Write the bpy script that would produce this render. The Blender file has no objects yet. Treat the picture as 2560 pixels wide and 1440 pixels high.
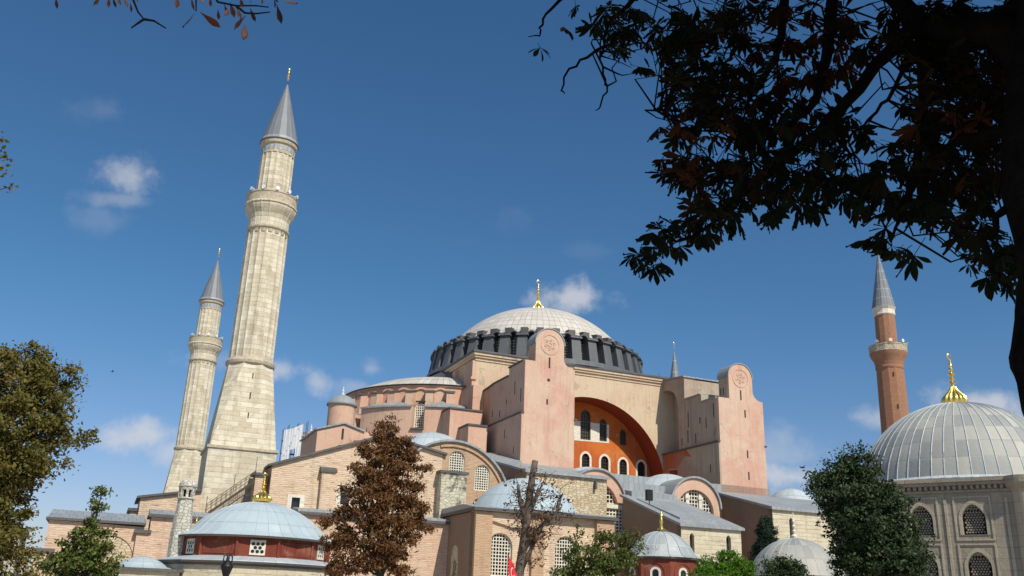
import bpy, math, random
import numpy as np
from mathutils import Vector, Matrix
from mathutils.geometry import tessellate_polygon

random.seed(7)
rng = np.random.default_rng(7)
PI = math.pi
SC = bpy.context.scene
COL = SC.collection

# ------------------------------------------------------------------ camera
F_PX, PITCH, ROLL, EYE = 2300.0, math.radians(19.2), math.radians(2.13), 1.7
FW = np.array([0, math.cos(PITCH), math.sin(PITCH)])
_r0 = np.array([1.0, 0, 0]); _u0 = np.array([0, -math.sin(PITCH), math.cos(PITCH)])
RT = math.cos(ROLL) * _r0 + math.sin(ROLL) * _u0
UP = math.cos(ROLL) * _u0 - math.sin(ROLL) * _r0
CAM = np.array([0, 0, EYE])
cd = bpy.data.cameras.new('camera'); cam = bpy.data.objects.new('camera', cd); COL.objects.link(cam)
m = Matrix.Identity(4)
for i in range(3):
    m[i][0] = RT[i]; m[i][1] = UP[i]; m[i][2] = -FW[i]; m[i][3] = CAM[i]
cam.matrix_world = m
cd.sensor_width = 36; cd.lens = 36 * F_PX / 2560; cd.clip_start = 0.05; cd.clip_end = 6000
SC.camera = cam

# building frame: u along the south front (to the right and away), v into the building
AZ = math.radians(67.5); RZ = math.radians(22.5)
EU = np.array([math.sin(AZ), math.cos(AZ), 0]); EV = np.array([-math.cos(AZ), math.sin(AZ), 0])
ORG = np.array([5.093, 167.923, 0.0])
def ray(x, y): return FW + (x - 1280) / F_PX * RT - (y - 720) / F_PX * UP
def wat(x, y, d):
    q = ray(x, y); return CAM + q * (d / math.hypot(q[0], q[1]))
def at(x, y, d):
    "site coordinates (u, v, z) of the sight line through a point of the photo at ground distance d"
    P = wat(x, y, d) - ORG
    return np.array([P @ EU, P @ EV, P[2]])

# ------------------------------------------------------------------ sun, sky, exposure
SUNV = np.array([0.18, -1.0, 1.02]); SUNV /= np.linalg.norm(SUNV)
SW = SUNV[0] * EU + SUNV[1] * EV + np.array([0, 0, SUNV[2]])
sl = bpy.data.lights.new('sun', 'SUN'); sl.energy = 4.6; sl.angle = math.radians(0.53); sl.color = (1.0, 0.93, 0.80)
sun = bpy.data.objects.new('sun', sl); COL.objects.link(sun)
sun.rotation_mode = 'QUATERNION'; sun.rotation_quaternion = Vector(SW).to_track_quat('Z', 'Y')
SC.view_settings.view_transform = 'Standard'; SC.view_settings.look = 'None'
SC.view_settings.exposure = 0.0; SC.view_settings.gamma = 1.0; SC.view_settings.use_curve_mapping = False

class NT:
    "small helper to write node trees"
    def __init__(s, tree): s.t = tree; s.n = tree.nodes; s.l = tree.links
    def new(s, typ, **kw):
        n = s.n.new(typ)
        for k, v in kw.items(): setattr(n, k, v)
        return n
    def put(s, sock, v):
        if hasattr(v, 'is_linked') or hasattr(v, 'links'): s.l.new(v, sock)
        else:
            try: sock.default_value = v
            except Exception: sock.default_value = (*v, 1)
    def math(s, op, a, b=0.0, c=None, clamp=False):
        n = s.new('ShaderNodeMath', operation=op); n.use_clamp = clamp
        s.put(n.inputs[0], a); s.put(n.inputs[1], b)
        if c is not None: s.put(n.inputs[2], c)
        return n.outputs[0]
    def vmath(s, op, a, b=(0, 0, 0)):
        n = s.new('ShaderNodeVectorMath', operation=op); s.put(n.inputs[0], a); s.put(n.inputs[1], b)
        return n.outputs['Value'] if op in ('DOT_PRODUCT', 'LENGTH') else n.outputs[0]
    def mix(s, f, a, b, blend='MIX'):
        n = s.new('ShaderNodeMix', data_type='RGBA', blend_type=blend)
        s.put(n.inputs[0], f); s.put(n.inputs[6], a); s.put(n.inputs[7], b)
        return n.outputs[2]
    def noise(s, vec, scale, detail=4, rough=0.55, dist=0.0):
        n = s.new('ShaderNodeTexNoise'); s.put(n.inputs['Vector'], vec)
        n.inputs['Scale'].default_value = scale; n.inputs['Detail'].default_value = detail
        n.inputs['Roughness'].default_value = rough; n.inputs['Distortion'].default_value = dist
        return n.outputs[0]
    def ramp(s, f, lo, hi, a=0.0, b=1.0):
        n = s.new('ShaderNodeMapRange', interpolation_type='SMOOTHSTEP'); s.put(n.inputs[0], f)
        n.inputs[1].default_value = lo; n.inputs[2].default_value = hi; n.inputs[3].default_value = a; n.inputs[4].default_value = b
        return n.outputs[0]
    def scale(s, vec, sc):
        n = s.new('ShaderNodeMapping'); s.put(n.inputs[0], vec); n.inputs['Scale'].default_value = sc
        return n.outputs[0]

w = bpy.data.worlds.new('World'); SC.world = w; w.use_nodes = True
W = NT(w.node_tree); W.n.clear()
sky = W.new('ShaderNodeTexSky', sky_type='NISHITA'); sky.sun_disc = False
sky.sun_elevation = math.asin(SW[2]); sky.sun_rotation = math.atan2(SW[0], SW[1])
sky.altitude = 50; sky.air_density = 1.0; sky.dust_density = 0.6; sky.ozone_density = 2.2
hs = W.new('ShaderNodeHueSaturation'); W.put(hs.inputs['Color'], sky.outputs[0])
hs.inputs['Hue'].default_value = 0.5; hs.inputs['Saturation'].default_value = 1.12
tc = W.new('ShaderNodeTexCoord'); D = tc.outputs['Generated']
sx = W.new('ShaderNodeSeparateXYZ'); W.put(sx.inputs[0], D)
tint = W.mix(W.ramp(sx.outputs[2], .02, .34), (0.98, 0.93, 1.12, 1), (0.67, 0.97, 1.10, 1))   # whiter, hazier air low down
skyc = W.mix(1.0, hs.outputs[0], tint, 'MULTIPLY')
n1 = W.noise(D, 11, 9, 0.60); n2 = W.noise(D, 34, 8, 0.62)
nn = W.math('ADD', W.math('MULTIPLY', n1, 0.65), W.math('MULTIPLY', n2, 0.35))
total = None
CLOUDS = [(338, 442, 84, 56, .46), (300, 498, 90, 24, .22), (365, 1085, 115, 44, .62), (430, 1125, 60, 40, .45), (1445, 742, 125, 52, .62),
          (700, 928, 95, 42, .5), (790, 955, 42, 36, .42), (500, 893, 85, 42, .4), (930, 922, 40, 32, .28), (890, 968, 60, 26, .25),
          (1990, 1195, 110, 46, .66), (1950, 1135, 130, 60, .25), (2470, 1020, 140, 46, .62), (2205, 1045, 60, 36, .42),
          (250, 275, 70, 36, .07), (1310, 545, 70, 50, .04), (250, 550, 80, 40, .10), (1480, 625, 80, 30, .04), (1280, 960, 200, 40, .3)]
for (x, y, rx, ry, op) in CLOUDS:
    c = ray(x, y); c = c / np.linalg.norm(c)
    right = np.cross(c, UP); right /= np.linalg.norm(right); up = np.cross(right, c)
    k = F_PX * 1.02
    a = W.vmath('DOT_PRODUCT', D, tuple(right * k / rx)); b = W.vmath('DOT_PRODUCT', D, tuple(up * k / ry))
    f = W.vmath('DOT_PRODUCT', D, tuple(c))
    r2 = W.math('ADD', W.math('MULTIPLY', a, a), W.math('MULTIPLY', b, b))
    msk = W.math('SUBTRACT', 1.15, W.math('SQRT', r2))
    msk = W.math('ADD', msk, W.math('MULTIPLY', W.math('SUBTRACT', nn, 0.5), 4.6))
    den = W.math('MULTIPLY', W.ramp(msk, 0.05, 1.15), min(.85, op * 1.15))
    den = W.math('MULTIPLY', den, W.ramp(r2, 3.4, 1.2))
    den = W.math('MULTIPLY', den, W.math('GREATER_THAN', f, 0.5))
    total = den if total is None else W.math('MAXIMUM', total, den)
col = W.mix(total, skyc, (7.6, 7.6, 7.9, 1))
bg = W.new('ShaderNodeBackground'); W.put(bg.inputs[0], col); bg.inputs[1].default_value = 0.089
wo = W.new('ShaderNodeOutputWorld'); W.l.new(bg.outputs[0], wo.inputs[0])

# ------------------------------------------------------------------ mesh builder
ROOTS = {}
class MB:
    "collects polygons in site coordinates (u, v, z) with UVs in metres; build() links them as ONE mesh object"
    def __init__(s): s.v = []; s.f = []; s.uv = []
    def face(s, pts, uv=None):
        b = len(s.v); s.v += [tuple(map(float, p)) for p in pts]
        s.f.append(tuple(range(b, b + len(pts)))); s.uv.append(uv)
    def box(s, x0, x1, y0, y1, z0, z1):
        s.prism([(x0, y0), (x1, y0), (x1, y1), (x0, y1)], 'z', z0, z1); return s
    def prism(s, poly, axis, a, b):
        def P(p, t): return {'z': (p[0], p[1], t), 'y': (p[0], t, p[1]), 'x': (t, p[0], p[1])}[axis]
        lo = [P(p, a) for p in poly]; hi = [P(p, b) for p in poly]; n = len(poly)
        ar = sum(poly[i][0] * poly[(i + 1) % n][1] - poly[(i + 1) % n][0] * poly[i][1] for i in range(n))
        flip = (ar < 0) != (axis == 'y')
        s.poly(lo if flip else lo[::-1]); s.poly(hi[::-1] if flip else hi)
        for i in range(n):
            j = (i + 1) % n; q = [lo[i], lo[j], hi[j], hi[i]]
            s.face(q[::-1] if flip else q)
        return s
    def poly(s, pts):
        if len(pts) <= 4: s.face(pts); return
        V = [Vector(p) for p in pts]
        for t in tessellate_polygon([V]): s.face([pts[i] for i in t])
    def lathe(s, prof, n=32, a0=0, a1=360, c=(0, 0), uvn=None, rowh=1.0, rmod=None, cap=False, arc=True, scale=(1, 1)):
        "profile [(r, z)] turned about the vertical axis through c"
        full = abs(a1 - a0 - 360) < 1e-6
        angs = [math.radians(a0 + (a1 - a0) * i / n) for i in range(n + 1)]
        L = [0.0]
        for (r0, z0), (r1, z1) in zip(prof, prof[1:]): L.append(L[-1] + math.hypot(r1 - r0, z1 - z0))
        rm = max(p[0] for p in prof)
        def pt(i, k):
            r, z = prof[k]; t = angs[i]; q = r * (rmod(i % n if full else i, k) if rmod else 1)
            return (c[0] + q * math.cos(t) * scale[0], c[1] + q * math.sin(t) * scale[1], z)
        for k in range(len(prof) - 1):
            for i in range(n):
                if uvn: us = [uvn * angs[i] / (2 * PI), uvn * angs[i + 1] / (2 * PI)]
                else: us = [angs[i] * rm, angs[i + 1] * rm]
                vs = [L[k] / rowh, L[k + 1] / rowh] if (uvn or arc) else [prof[k][1], prof[k + 1][1]]
                if not uvn: vs = [prof[k][1], prof[k + 1][1]] if abs(prof[k][1] - prof[k + 1][1]) > 0.05 else [L[k], L[k + 1]]
                A, B, Cc, Dd = pt(i, k), pt(i + 1, k), pt(i + 1, k + 1), pt(i, k + 1)
                uv = [(us[0], vs[0]), (us[1], vs[0]), (us[1], vs[1]), (us[0], vs[1])]
                if prof[k + 1][0] < 1e-4: s.face([A, B, Cc], uv[:3])
                elif prof[k][0] < 1e-4: s.face([A, Cc, Dd], [uv[0], uv[2], uv[3]])
                else: s.face([A, B, Cc, Dd], uv)
        return s
    def wall(s, fr, outer, holes, depth):
        "plate in frame fr = (origin, along, inward) with real openings and reveals"
        o, ax, nin = [np.array(q, float) for q in fr]
        def P(p, d): return o + ax * p[0] + nin * d + np.array([0, 0, p[1]])
        loops = [outer] + holes
        pts = [p for l in loops for p in l]
        tris = tessellate_polygon([[Vector((p[0], p[1], 0)) for p in l] for l in loops])
        outward = np.cross(ax, (0, 0, 1)) @ nin < 0
        for t in tris:
            a = [pts[i] for i in t]
            ar = (a[1][0] - a[0][0]) * (a[2][1] - a[0][1]) - (a[2][0] - a[0][0]) * (a[1][1] - a[0][1])
            if (ar > 0) != outward: a = a[::-1]
            s.face([P(p, 0) for p in a], [tuple(p) for p in a])
            s.face([P(p, depth) for p in a[::-1]], [tuple(p) for p in a[::-1]])
        for li, l in enumerate(loops):
            n = len(l)
            for i in range(n):
                j = (i + 1) % n
                s.face([P(l[i], 0), P(l[j], 0), P(l[j], depth), P(l[i], depth)])
        return s
    def plate(s, fr, outer, d0, d1):
        o = np.array(fr[0], float) + np.array(fr[2], float) * d0
        return s.wall((o, fr[1], fr[2]), outer, [], d1 - d0)
    def tube(s, pts, rad, n=6):
        pts = [np.array(p, float) for p in pts]
        if not hasattr(rad, '__len__'): rad = [rad] * len(pts)
        rings = []
        for i, p in enumerate(pts):
            d = pts[min(i + 1, len(pts) - 1)] - pts[max(i - 1, 0)]; d /= (np.linalg.norm(d) + 1e-9)
            a = np.cross(d, (0.31, 0.17, 0.93)); a /= np.linalg.norm(a) + 1e-9; b = np.cross(d, a)
            rings.append([p + rad[i] * (math.cos(2 * PI * k / n) * a + math.sin(2 * PI * k / n) * b) for k in range(n)])
        L = 0
        for i in range(len(rings) - 1):
            L2 = L + np.linalg.norm(pts[i + 1] - pts[i])
            for k in range(n):
                q = (k + 1) % n; uu = rad[i] * 6.28 / n
                s.face([rings[i][k], rings[i + 1][k], rings[i + 1][q], rings[i][q]], [(k * uu, L), (k * uu, L2), ((k + 1) * uu, L2), ((k + 1) * uu, L)])
            L = L2
        s.poly(rings[0]); s.poly(rings[-1][::-1]); return s
    def ball(s, c, r, n=10, sz=1.0):
        return s.lathe([(max(1e-5, r * math.cos(t)) if abs(t) < PI / 2 - .01 else 0, c[2] + sz * r * math.sin(t)) for t in np.linspace(-PI / 2, PI / 2, n)], n * 2, c=c)
    def build(s, name, mat, parent, smooth=False, label=None):
        base = ROOTS[parent.name] if parent is not None else np.zeros(3)
        me = bpy.data.meshes.new(name)
        V = np.array(s.v) - base
        # weld equal corners so shading can be smooth
        key = np.round(V, 4); uq, idx, inv = np.unique(key, axis=0, return_index=True, return_inverse=True)
        inv = inv.ravel(); V = V[idx]
        F = []; UV = []
        for f, uv in zip(s.f, s.uv):
            g = [int(inv[i]) for i in f]
            if len(set(g)) < 3: continue
            keep = []
            for i, q in enumerate(g):
                if q not in [g[k] for k in keep]: keep.append(i)
            if len(keep) < 3: continue
            pts = [np.array(s.v[f[i]]) for i in keep]
            F.append([g[i] for i in keep])
            if uv is None:
                nrm = np.cross(pts[1] - pts[0], pts[2] - pts[0]); nrm = nrm / (np.linalg.norm(nrm) + 1e-12)
                if abs(nrm[2]) > 0.75: UV += [(p[0], p[1]) for p in pts]
                else:
                    if abs(nrm[0]) > abs(nrm[1]): UV += [(p[1] + .37 * p[0], p[2]) for p in pts]
                    else: UV += [(p[0] + .37 * p[1], p[2]) for p in pts]
            else: UV += [uv[i] for i in keep]
        me.from_pydata(V.tolist(), [], F)
        lay = me.uv_layers.new(name='UVMap'); lay.data.foreach_set('uv', np.array(UV, dtype=np.float32).ravel())
        me.materials.append(mat)
        if smooth:
            me.polygons.foreach_set('use_smooth', [True] * len(me.polygons))
            if smooth != 'all': me.set_sharp_from_angle(angle=math.radians(32))
        me.update()
        o = bpy.data.objects.new(name, me); COL.objects.link(o)
        if parent is not None:
            o.parent = parent; ROOTS[o.name] = base
        else:
            o.matrix_world = SITE
            ROOTS[o.name] = base
        if label: o['label'] = label
        return o
SITE = Matrix.Translation(Vector(ORG)) @ Matrix.Rotation(RZ, 4, 'Z')
def thing(name, label, cat, base, group=None, kind=None):
    o = bpy.data.objects.new(name, None); COL.objects.link(o); o.empty_display_size = 1
    o.matrix_world = SITE @ Matrix.Translation(Vector([float(q) for q in base]))
    o['label'] = label; o['category'] = cat
    if group: o['group'] = group
    if kind: o['kind'] = kind
    ROOTS[o.name] = np.array(base, float); return o
def S(v0): return ((0, v0, 0), (1, 0, 0), (0, 1, 0))      # south-facing plane, s = u
def Wf(u0): return ((u0, 0, 0), (0, 1, 0), (1, 0, 0))     # west-facing plane, s = v
def arch(c, w, z0, z1, n=10, pointed=0.0):
    "outline of a round-headed (or slightly pointed) opening"
    r = w / 2; zs = z1 - r * (1 + pointed)
    pts = [(c - r, z0), (c + r, z0)]
    for i in range(n + 1):
        t = PI * i / n; pts.append((c + r * math.cos(t), zs + r * math.sin(t) * (1 + pointed * math.sin(t) ** 3)))
    return pts
def seg(cx, cz, r, a0, a1, n=24): return [(cx + r * math.cos(math.radians(a0 + (a1 - a0) * i / n)), cz + r * math.sin(math.radians(a0 + (a1 - a0) * i / n))) for i in range(n + 1)]
def grille(fr, c, w, z0, z1, nx, nz, bar, d0, th=.12, pointed=0.0):
    "bars of an arched lattice, cut to the opening"
    b = MB(); r = w / 2; zs = z1 - r
    o, ax, nin = [np.array(q, float) for q in fr]; o = o + nin * d0; f2 = (o, ax, nin)
    for i in range(nx + 1):
        x = -r + w * i / nx; x = min(max(x, -r + bar / 2), r - bar / 2)
        top = zs + math.sqrt(max(0, r * r - x * x)) - .01
        if top - z0 > .1: b.wall(f2, [(c + x - bar / 2, z0), (c + x + bar / 2, z0), (c + x + bar / 2, top), (c + x - bar / 2, top)], [], th)
    for k in range(nz + 1):
        z = z0 + bar / 2 + (z1 - z0 - bar) * k / nz
        hw = r if z <= zs else math.sqrt(max(0, r * r - (z - zs) ** 2))
        if hw > .12: b.wall((o + nin * .004, ax, nin), [(c - hw, z - bar / 2), (c + hw, z - bar / 2), (c + hw, z + bar / 2), (c - hw, z + bar / 2)], [], th - .008)
    return b
def window(root, fr, c, w, z0, z1, nx=6, nz=9, rev=.45, frame=None, bar=None, gm=None, fm=None, label=None, pm=None):
    "window part: frame ring, with lattice and dark pane behind it"
    fw = frame or .08
    ring = MB().wall((np.array(fr[0], float) + np.array(fr[2], float) * (rev - .22), fr[1], fr[2]), arch(c, w, z0, z1), [arch(c, w - 2 * fw, z0 + fw, z1 - fw)], .3)
    p = ring.build('window', fm or M['white_stone'], root, label=label)
    grille(fr, c, w - 2 * fw, z0 + fw, z1 - fw, nx, nz, bar or w / nx * .31, rev - .14).build('lattice', gm or M['white_stone'], p)
    MB().plate(fr, arch(c, w - .01, z0 + .005, z1 - .005), rev + .09, rev + .12).build('pane', pm or M['dark_glass'], p)
    return p
# ------------------------------------------------------------------ materials
M = {}
def mat(name, rough=.85, metal=0.0, spec=None):
    mt = bpy.data.materials.new(name); mt.use_nodes = True; t = NT(mt.node_tree); t.n.clear()
    bs = t.new('ShaderNodeBsdfPrincipled'); out = t.new('ShaderNodeOutputMaterial'); t.l.new(bs.outputs[0], out.inputs[0])
    bs.inputs['Roughness'].default_value = rough; bs.inputs['Metallic'].default_value = metal
    if spec is not None: bs.inputs['Specular IOR Level'].default_value = spec
    tcn = t.new('ShaderNodeTexCoord'); M[name] = mt
    return t, bs, tcn.outputs['Object'], tcn.outputs['UV']
def bump(t, bs, h, strength=.4, dist=.05):
    n = t.new('ShaderNodeBump'); n.inputs['Strength'].default_value = strength; n.inputs['Distance'].default_value = dist
    t.put(n.inputs['Height'], h); t.l.new(n.outputs[0], bs.inputs['Normal'])
def plaster(name, a, b, c, stain=(.25, .19, .14), streak=.35, cut=(.42, .60), ccut=(.60, .70)):
    "old limewash: two tints in large clouds, a third in patches, rain streaks"
    t, bs, ob, uv = mat(name, .92, spec=.15)
    n1 = t.noise(ob, .16, 6, .62, .6); n2 = t.noise(ob, .42, 8, .66, .4); n3 = t.noise(ob, 3.1, 4)
    co = t.mix(t.ramp(n1, *cut), a, b); co = t.mix(t.math('MULTIPLY', t.ramp(n2, *ccut), .8), co, c)
    st = t.noise(t.scale(ob, (1.3, 1.3, .09)), 1.0, 5, .6)
    co = t.mix(t.math('MULTIPLY', t.ramp(st, .50, .74), streak), co, stain)
    co = t.mix(t.ramp(n3, .3, .75, 0, .22), co, (*[q * .72 for q in a[:3]], 1))
    s2 = t.noise(t.scale(ob, (3.6, 3.6, .16)), 1.0, 6, .7)
    pt = t.noise(ob, .22, 5, .6, .3)
    co = t.mix(t.math('MULTIPLY', t.math('MULTIPLY', t.ramp(s2, .50, .70), t.ramp(pt, .42, .62)), min(.85, streak * 2.0)), co, (*[q * .8 for q in stain[:3]], 1))
    cr = t.new('ShaderNodeTexVoronoi', feature='DISTANCE_TO_EDGE'); t.put(cr.inputs['Vector'], t.vmath('ADD', ob, t.vmath('MULTIPLY', (.9, .9, .9), t.noise(ob, .7, 5, .7)))); cr.inputs['Scale'].default_value = .16
    co = t.mix(t.math('MULTIPLY', t.ramp(cr.outputs['Distance'], .012, .002), t.math('MULTIPLY', t.ramp(n2, .50, .64), .45)), co, (*[q * .6 for q in stain[:3]], 1))
    n4 = t.noise(ob, 9.0, 4, .7)
    co = t.mix(t.ramp(n4, .56, .74, 0, .30), co, (*[q * .62 for q in b[:3]], 1))
    t.put(bs.inputs['Base Color'], co); bump(t, bs, t.math('ADD', t.noise(ob, 5, 6, .7), n2), .5, .12)
def masonry(name, a, b, mortar, bw, rh, mo=.03, c=None, ccut=(.52, .66), stain=(.2, .16, .12), st=.35, dist=.08, bumpd=.06, bias=0.0, fine=.3):
    t, bs, ob, uv = mat(name, .9, spec=.15)
    jit = t.new('ShaderNodeTexNoise'); t.put(jit.inputs['Vector'], uv); jit.inputs['Scale'].default_value = 1.1; jit.inputs['Detail'].default_value = 3
    v = t.vmath('ADD', uv, t.vmath('MULTIPLY', t.vmath('SUBTRACT', jit.outputs['Color'], (.5, .5, .5)), (dist * 2, dist, 0)))
    br = t.new('ShaderNodeTexBrick'); t.put(br.inputs['Vector'], v); br.offset = .5; br.squash = 1.0
    t.put(br.inputs['Color1'], a); t.put(br.inputs['Color2'], b); t.put(br.inputs['Mortar'], mortar)
    br.inputs['Scale'].default_value = 1; br.inputs['Mortar Size'].default_value = mo; br.inputs['Mortar Smooth'].default_value = .4
    br.inputs['Bias'].default_value = bias; br.inputs['Brick Width'].default_value = bw; br.inputs['Row Height'].default_value = rh
    co = br.outputs[0]
    if c is not None: co = t.mix(t.math('MULTIPLY', t.ramp(t.noise(ob, .3, 7, .68, .5), *ccut), .75), co, c)
    s1 = t.noise(t.scale(ob, (1.1, 1.1, .12)), 1.0, 6, .62)
    co = t.mix(t.math('MULTIPLY', t.ramp(s1, .5, .76), st), co, stain)
    hz = t.noise(t.scale(ob, (.9, .9, 7.0)), 1.0, 5, .7)
    co = t.mix(t.ramp(hz, .54, .70, 0, fine), co, (*[q * .35 for q in stain[:3]], 1))
    hz2 = t.noise(t.scale(ob, (1.6, 1.6, 6.0)), 1.3, 4, .7)
    co = t.mix(t.ramp(hz2, .55, .72, 0, fine), co, (*[min(.8, q * 1.5) for q in a[:3]], 1))
    t.put(bs.inputs['Base Color'], co)
    bump(t, bs, t.math('ADD', t.math('MULTIPLY', br.outputs[1], -1), t.math('MULTIPLY', t.noise(ob, 4, 6, .7), 1.2)), .7, bumpd)
def rubble(name, a, b, c, joint, size=.5, st=.35, stain=(.10, .09, .06), ccut=(.54, .66), c2=None):
    "uneven stones: flattened Voronoi cells with their own tints and recessed joints"
    t, bs, ob, uv = mat(name, .92, spec=.15)
    jit = t.new('ShaderNodeTexNoise'); t.put(jit.inputs['Vector'], uv); jit.inputs['Scale'].default_value = 1.3
    v = t.vmath('ADD', t.scale(uv, (1 / size * .62, 1 / size * 1.25, 1)), t.vmath('MULTIPLY', t.vmath('SUBTRACT', jit.outputs['Color'], (.5, .5, .5)), (.5, .35, 0)))
    v1 = t.new('ShaderNodeTexVoronoi', feature='F1', voronoi_dimensions='2D'); t.put(v1.inputs['Vector'], v); v1.inputs['Scale'].default_value = 1; v1.inputs['Randomness'].default_value = .75
    v2 = t.new('ShaderNodeTexVoronoi', feature='DISTANCE_TO_EDGE', voronoi_dimensions='2D'); t.put(v2.inputs['Vector'], v); v2.inputs['Scale'].default_value = 1; v2.inputs['Randomness'].default_value = .75
    sep = t.new('ShaderNodeSeparateColor'); t.put(sep.inputs[0], v1.outputs['Color'])
    co = t.mix(t.ramp(sep.outputs[0], .15, .85), a, b); co = t.mix(t.ramp(sep.outputs[1], .70, .95), co, c)
    jn = t.ramp(v2.outputs['Distance'], .0, .10)
    co = t.mix(t.math('MULTIPLY', t.math('SUBTRACT', 1, jn), .8), co, joint)
    if c2 is not None: co = t.mix(t.math('MULTIPLY', t.ramp(t.noise(ob, .5, 8, .7, .5), *ccut), .85), co, c2)
    s1 = t.noise(t.scale(ob, (1.1, 1.1, .12)), 1.0, 6, .62)
    co = t.mix(t.math('MULTIPLY', t.ramp(s1, .5, .76), st), co, (*stain, 1))
    t.put(bs.inputs['Base Color'], co)
    bump(t, bs, t.math('ADD', jn, t.math('MULTIPLY', t.noise(ob, 4, 6, .7), .8)), .8, .07)
def lead(name, a, b, seam, cell=(1, 1), mo=.03, rough=.55, offset=0.0, streak=.4, use_uv=True, sc=(.3, .14, .10), spec=.4):
    "sheet lead laid in panels; cell is the panel size in UV units"
    t, bs, ob, uv = mat(name, rough, spec=spec)
    br = t.new('ShaderNodeTexBrick'); t.put(br.inputs['Vector'], uv); br.offset = offset; br.squash = 1
    t.put(br.inputs['Color1'], a); t.put(br.inputs['Color2'], b); t.put(br.inputs['Mortar'], seam)
    br.inputs['Scale'].default_value = 1; br.inputs['Mortar Size'].default_value = mo; br.inputs['Mortar Smooth'].default_value = .25
    br.inputs['Brick Width'].default_value = cell[0]; br.inputs['Row Height'].default_value = cell[1]
    co = t.mix(t.math('MULTIPLY', t.ramp(t.noise(ob, .55, 7, .68, .4), .38, .68), .45), br.outputs[0], (*[(p + q) * .42 for p, q in zip(a[:3], b[:3])], 1))
    s1 = t.noise(t.scale(uv, (3.2, .35, 1)), 1.0, 5, .6)
    co = t.mix(t.math('MULTIPLY', t.ramp(s1, .54, .74), streak), co, seam)
    t.put(bs.inputs['Base Color'], co)
    bump(t, bs, t.math('ADD', t.math('MULTIPLY', br.outputs[1], -1), t.math('MULTIPLY', t.noise(ob, 2.2, 5, .6), .9)), .45, .07)
def simple(name, c, rough=.6, metal=0, var=.25, scale=2.0, spec=None, bmp=.0):
    t, bs, ob, uv = mat(name, rough, metal, spec)
    co = t.mix(t.ramp(t.noise(ob, scale, 6, .65), .35, .7), (*c, 1), (*[q * (1 - var) for q in c], 1))
    t.put(bs.inputs['Base Color'], co)
    if bmp: bump(t, bs, t.noise(ob, scale * 3, 6, .7), bmp, .04)
def leafmat(name, cols, trans=.25, rough=.55, spec=.25):
    "leaf colours picked leaf by leaf from a per-face random number"
    t, bs, ob, uv = mat(name, rough, spec=spec)
    at_ = t.new('ShaderNodeAttribute', attribute_name='pick')
    rp = t.new('ShaderNodeValToRGB'); t.put(rp.inputs[0], at_.outputs['Fac']); el = rp.color_ramp.elements
    while len(el) < len(cols): el.new(.5)
    for i, c in enumerate(cols): el[i].position = i / max(1, len(cols) - 1); el[i].color = (*c, 1)
    t.put(bs.inputs['Base Color'], rp.outputs[0])
    if trans:
        tr = t.new('ShaderNodeBsdfTranslucent'); t.put(tr.inputs[0], rp.outputs[0])
        mx = t.new('ShaderNodeMixShader'); mx.inputs[0].default_value = trans
        t.l.new(bs.outputs[0], mx.inputs[1]); t.l.new(tr.outputs[0], mx.inputs[2])
        out = [n for n in t.n if n.type == 'OUTPUT_MATERIAL'][0]; t.l.new(mx.outputs[0], out.inputs[0])

plaster('cream_plaster', (.63, .50, .35, 1), (.61, .44, .31, 1), (.42, .33, .25, 1), streak=.28, ccut=(.60,.66))
plaster('pink_plaster', (.62, .385, .285, 1), (.62, .44, .325, 1), (.58, .32, .24, 1), streak=.25, cut=(.36,.66), ccut=(.52,.72))
plaster('tower_plaster', (.63, .455, .34, 1), (.59, .335, .258, 1), (.64, .51, .375, 1), streak=.22, cut=(.38,.66), ccut=(.5,.72))
plaster('weathered_plaster', (.46, .39, .30, 1), (.42, .31, .235, 1), (.22, .19, .15, 1), streak=.6)
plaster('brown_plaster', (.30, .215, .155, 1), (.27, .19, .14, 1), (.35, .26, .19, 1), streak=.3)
plaster('orange_plaster', (.56, .155, .036, 1), (.48, .115, .032, 1), (.58, .235, .085, 1), stain=(.22, .08, .045), streak=.5, ccut=(.52, .70))
plaster('red_plaster', (.235, .068, .044, 1), (.185, .046, .032, 1), (.34, .15, .095, 1), stain=(.09, .03, .02), streak=.5, cut=(.36,.62), ccut=(.52,.68))
plaster('rust_plaster', (.30, .055, .022, 1), (.26, .05, .022, 1), (.32, .10, .05, 1), stain=(.15, .06, .03))
masonry('pale_brick', (.73, .55, .395, 1), (.64, .455, .315, 1), (.60, .47, .34, 1), 1.0, .22, .035, c=(.68, .56, .42, 1), fine=.7, dist=.4)
masonry('pink_brick', (.70, .50, .37, 1), (.60, .395, .28, 1), (.60, .45, .33, 1), .9, .21, .035, c=(.66, .53, .39, 1), fine=.7, dist=.4)
masonry('orange_brick', (.58, .385, .245, 1), (.49, .31, .195, 1), (.50, .36, .24, 1), .7, .17, .04, c=(.54, .39, .26, 1), fine=.5, dist=.16)
rubble('rubble_stone', (.62, .51, .345, 1), (.50, .39, .25, 1), (.66, .57, .42, 1), (.33, .26, .17, 1), .34)
masonry('ashlar', (.64, .575, .43, 1), (.56, .49, .355, 1), (.46, .40, .30, 1), 1.6, .5, .018, c=(.56, .49, .36, 1), ccut=(.5, .7), dist=.10, fine=.55, st=.25)
masonry('minaret_stone', (.70, .64, .50, 1), (.52, .45, .325, 1), (.46, .40, .30, 1), 1.5, .62, .012, c=(.45, .39, .28, 1), ccut=(.50, .68), dist=.05, fine=.4, st=.6, bias=-.15)
masonry('grey_ashlar', (.36, .315, .245, 1), (.31, .27, .21, 1), (.22, .19, .15, 1), 1.6, .8, .015, c=(.27, .235, .185, 1), ccut=(.45, .7), dist=.03, st=.6, fine=.15)
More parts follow.
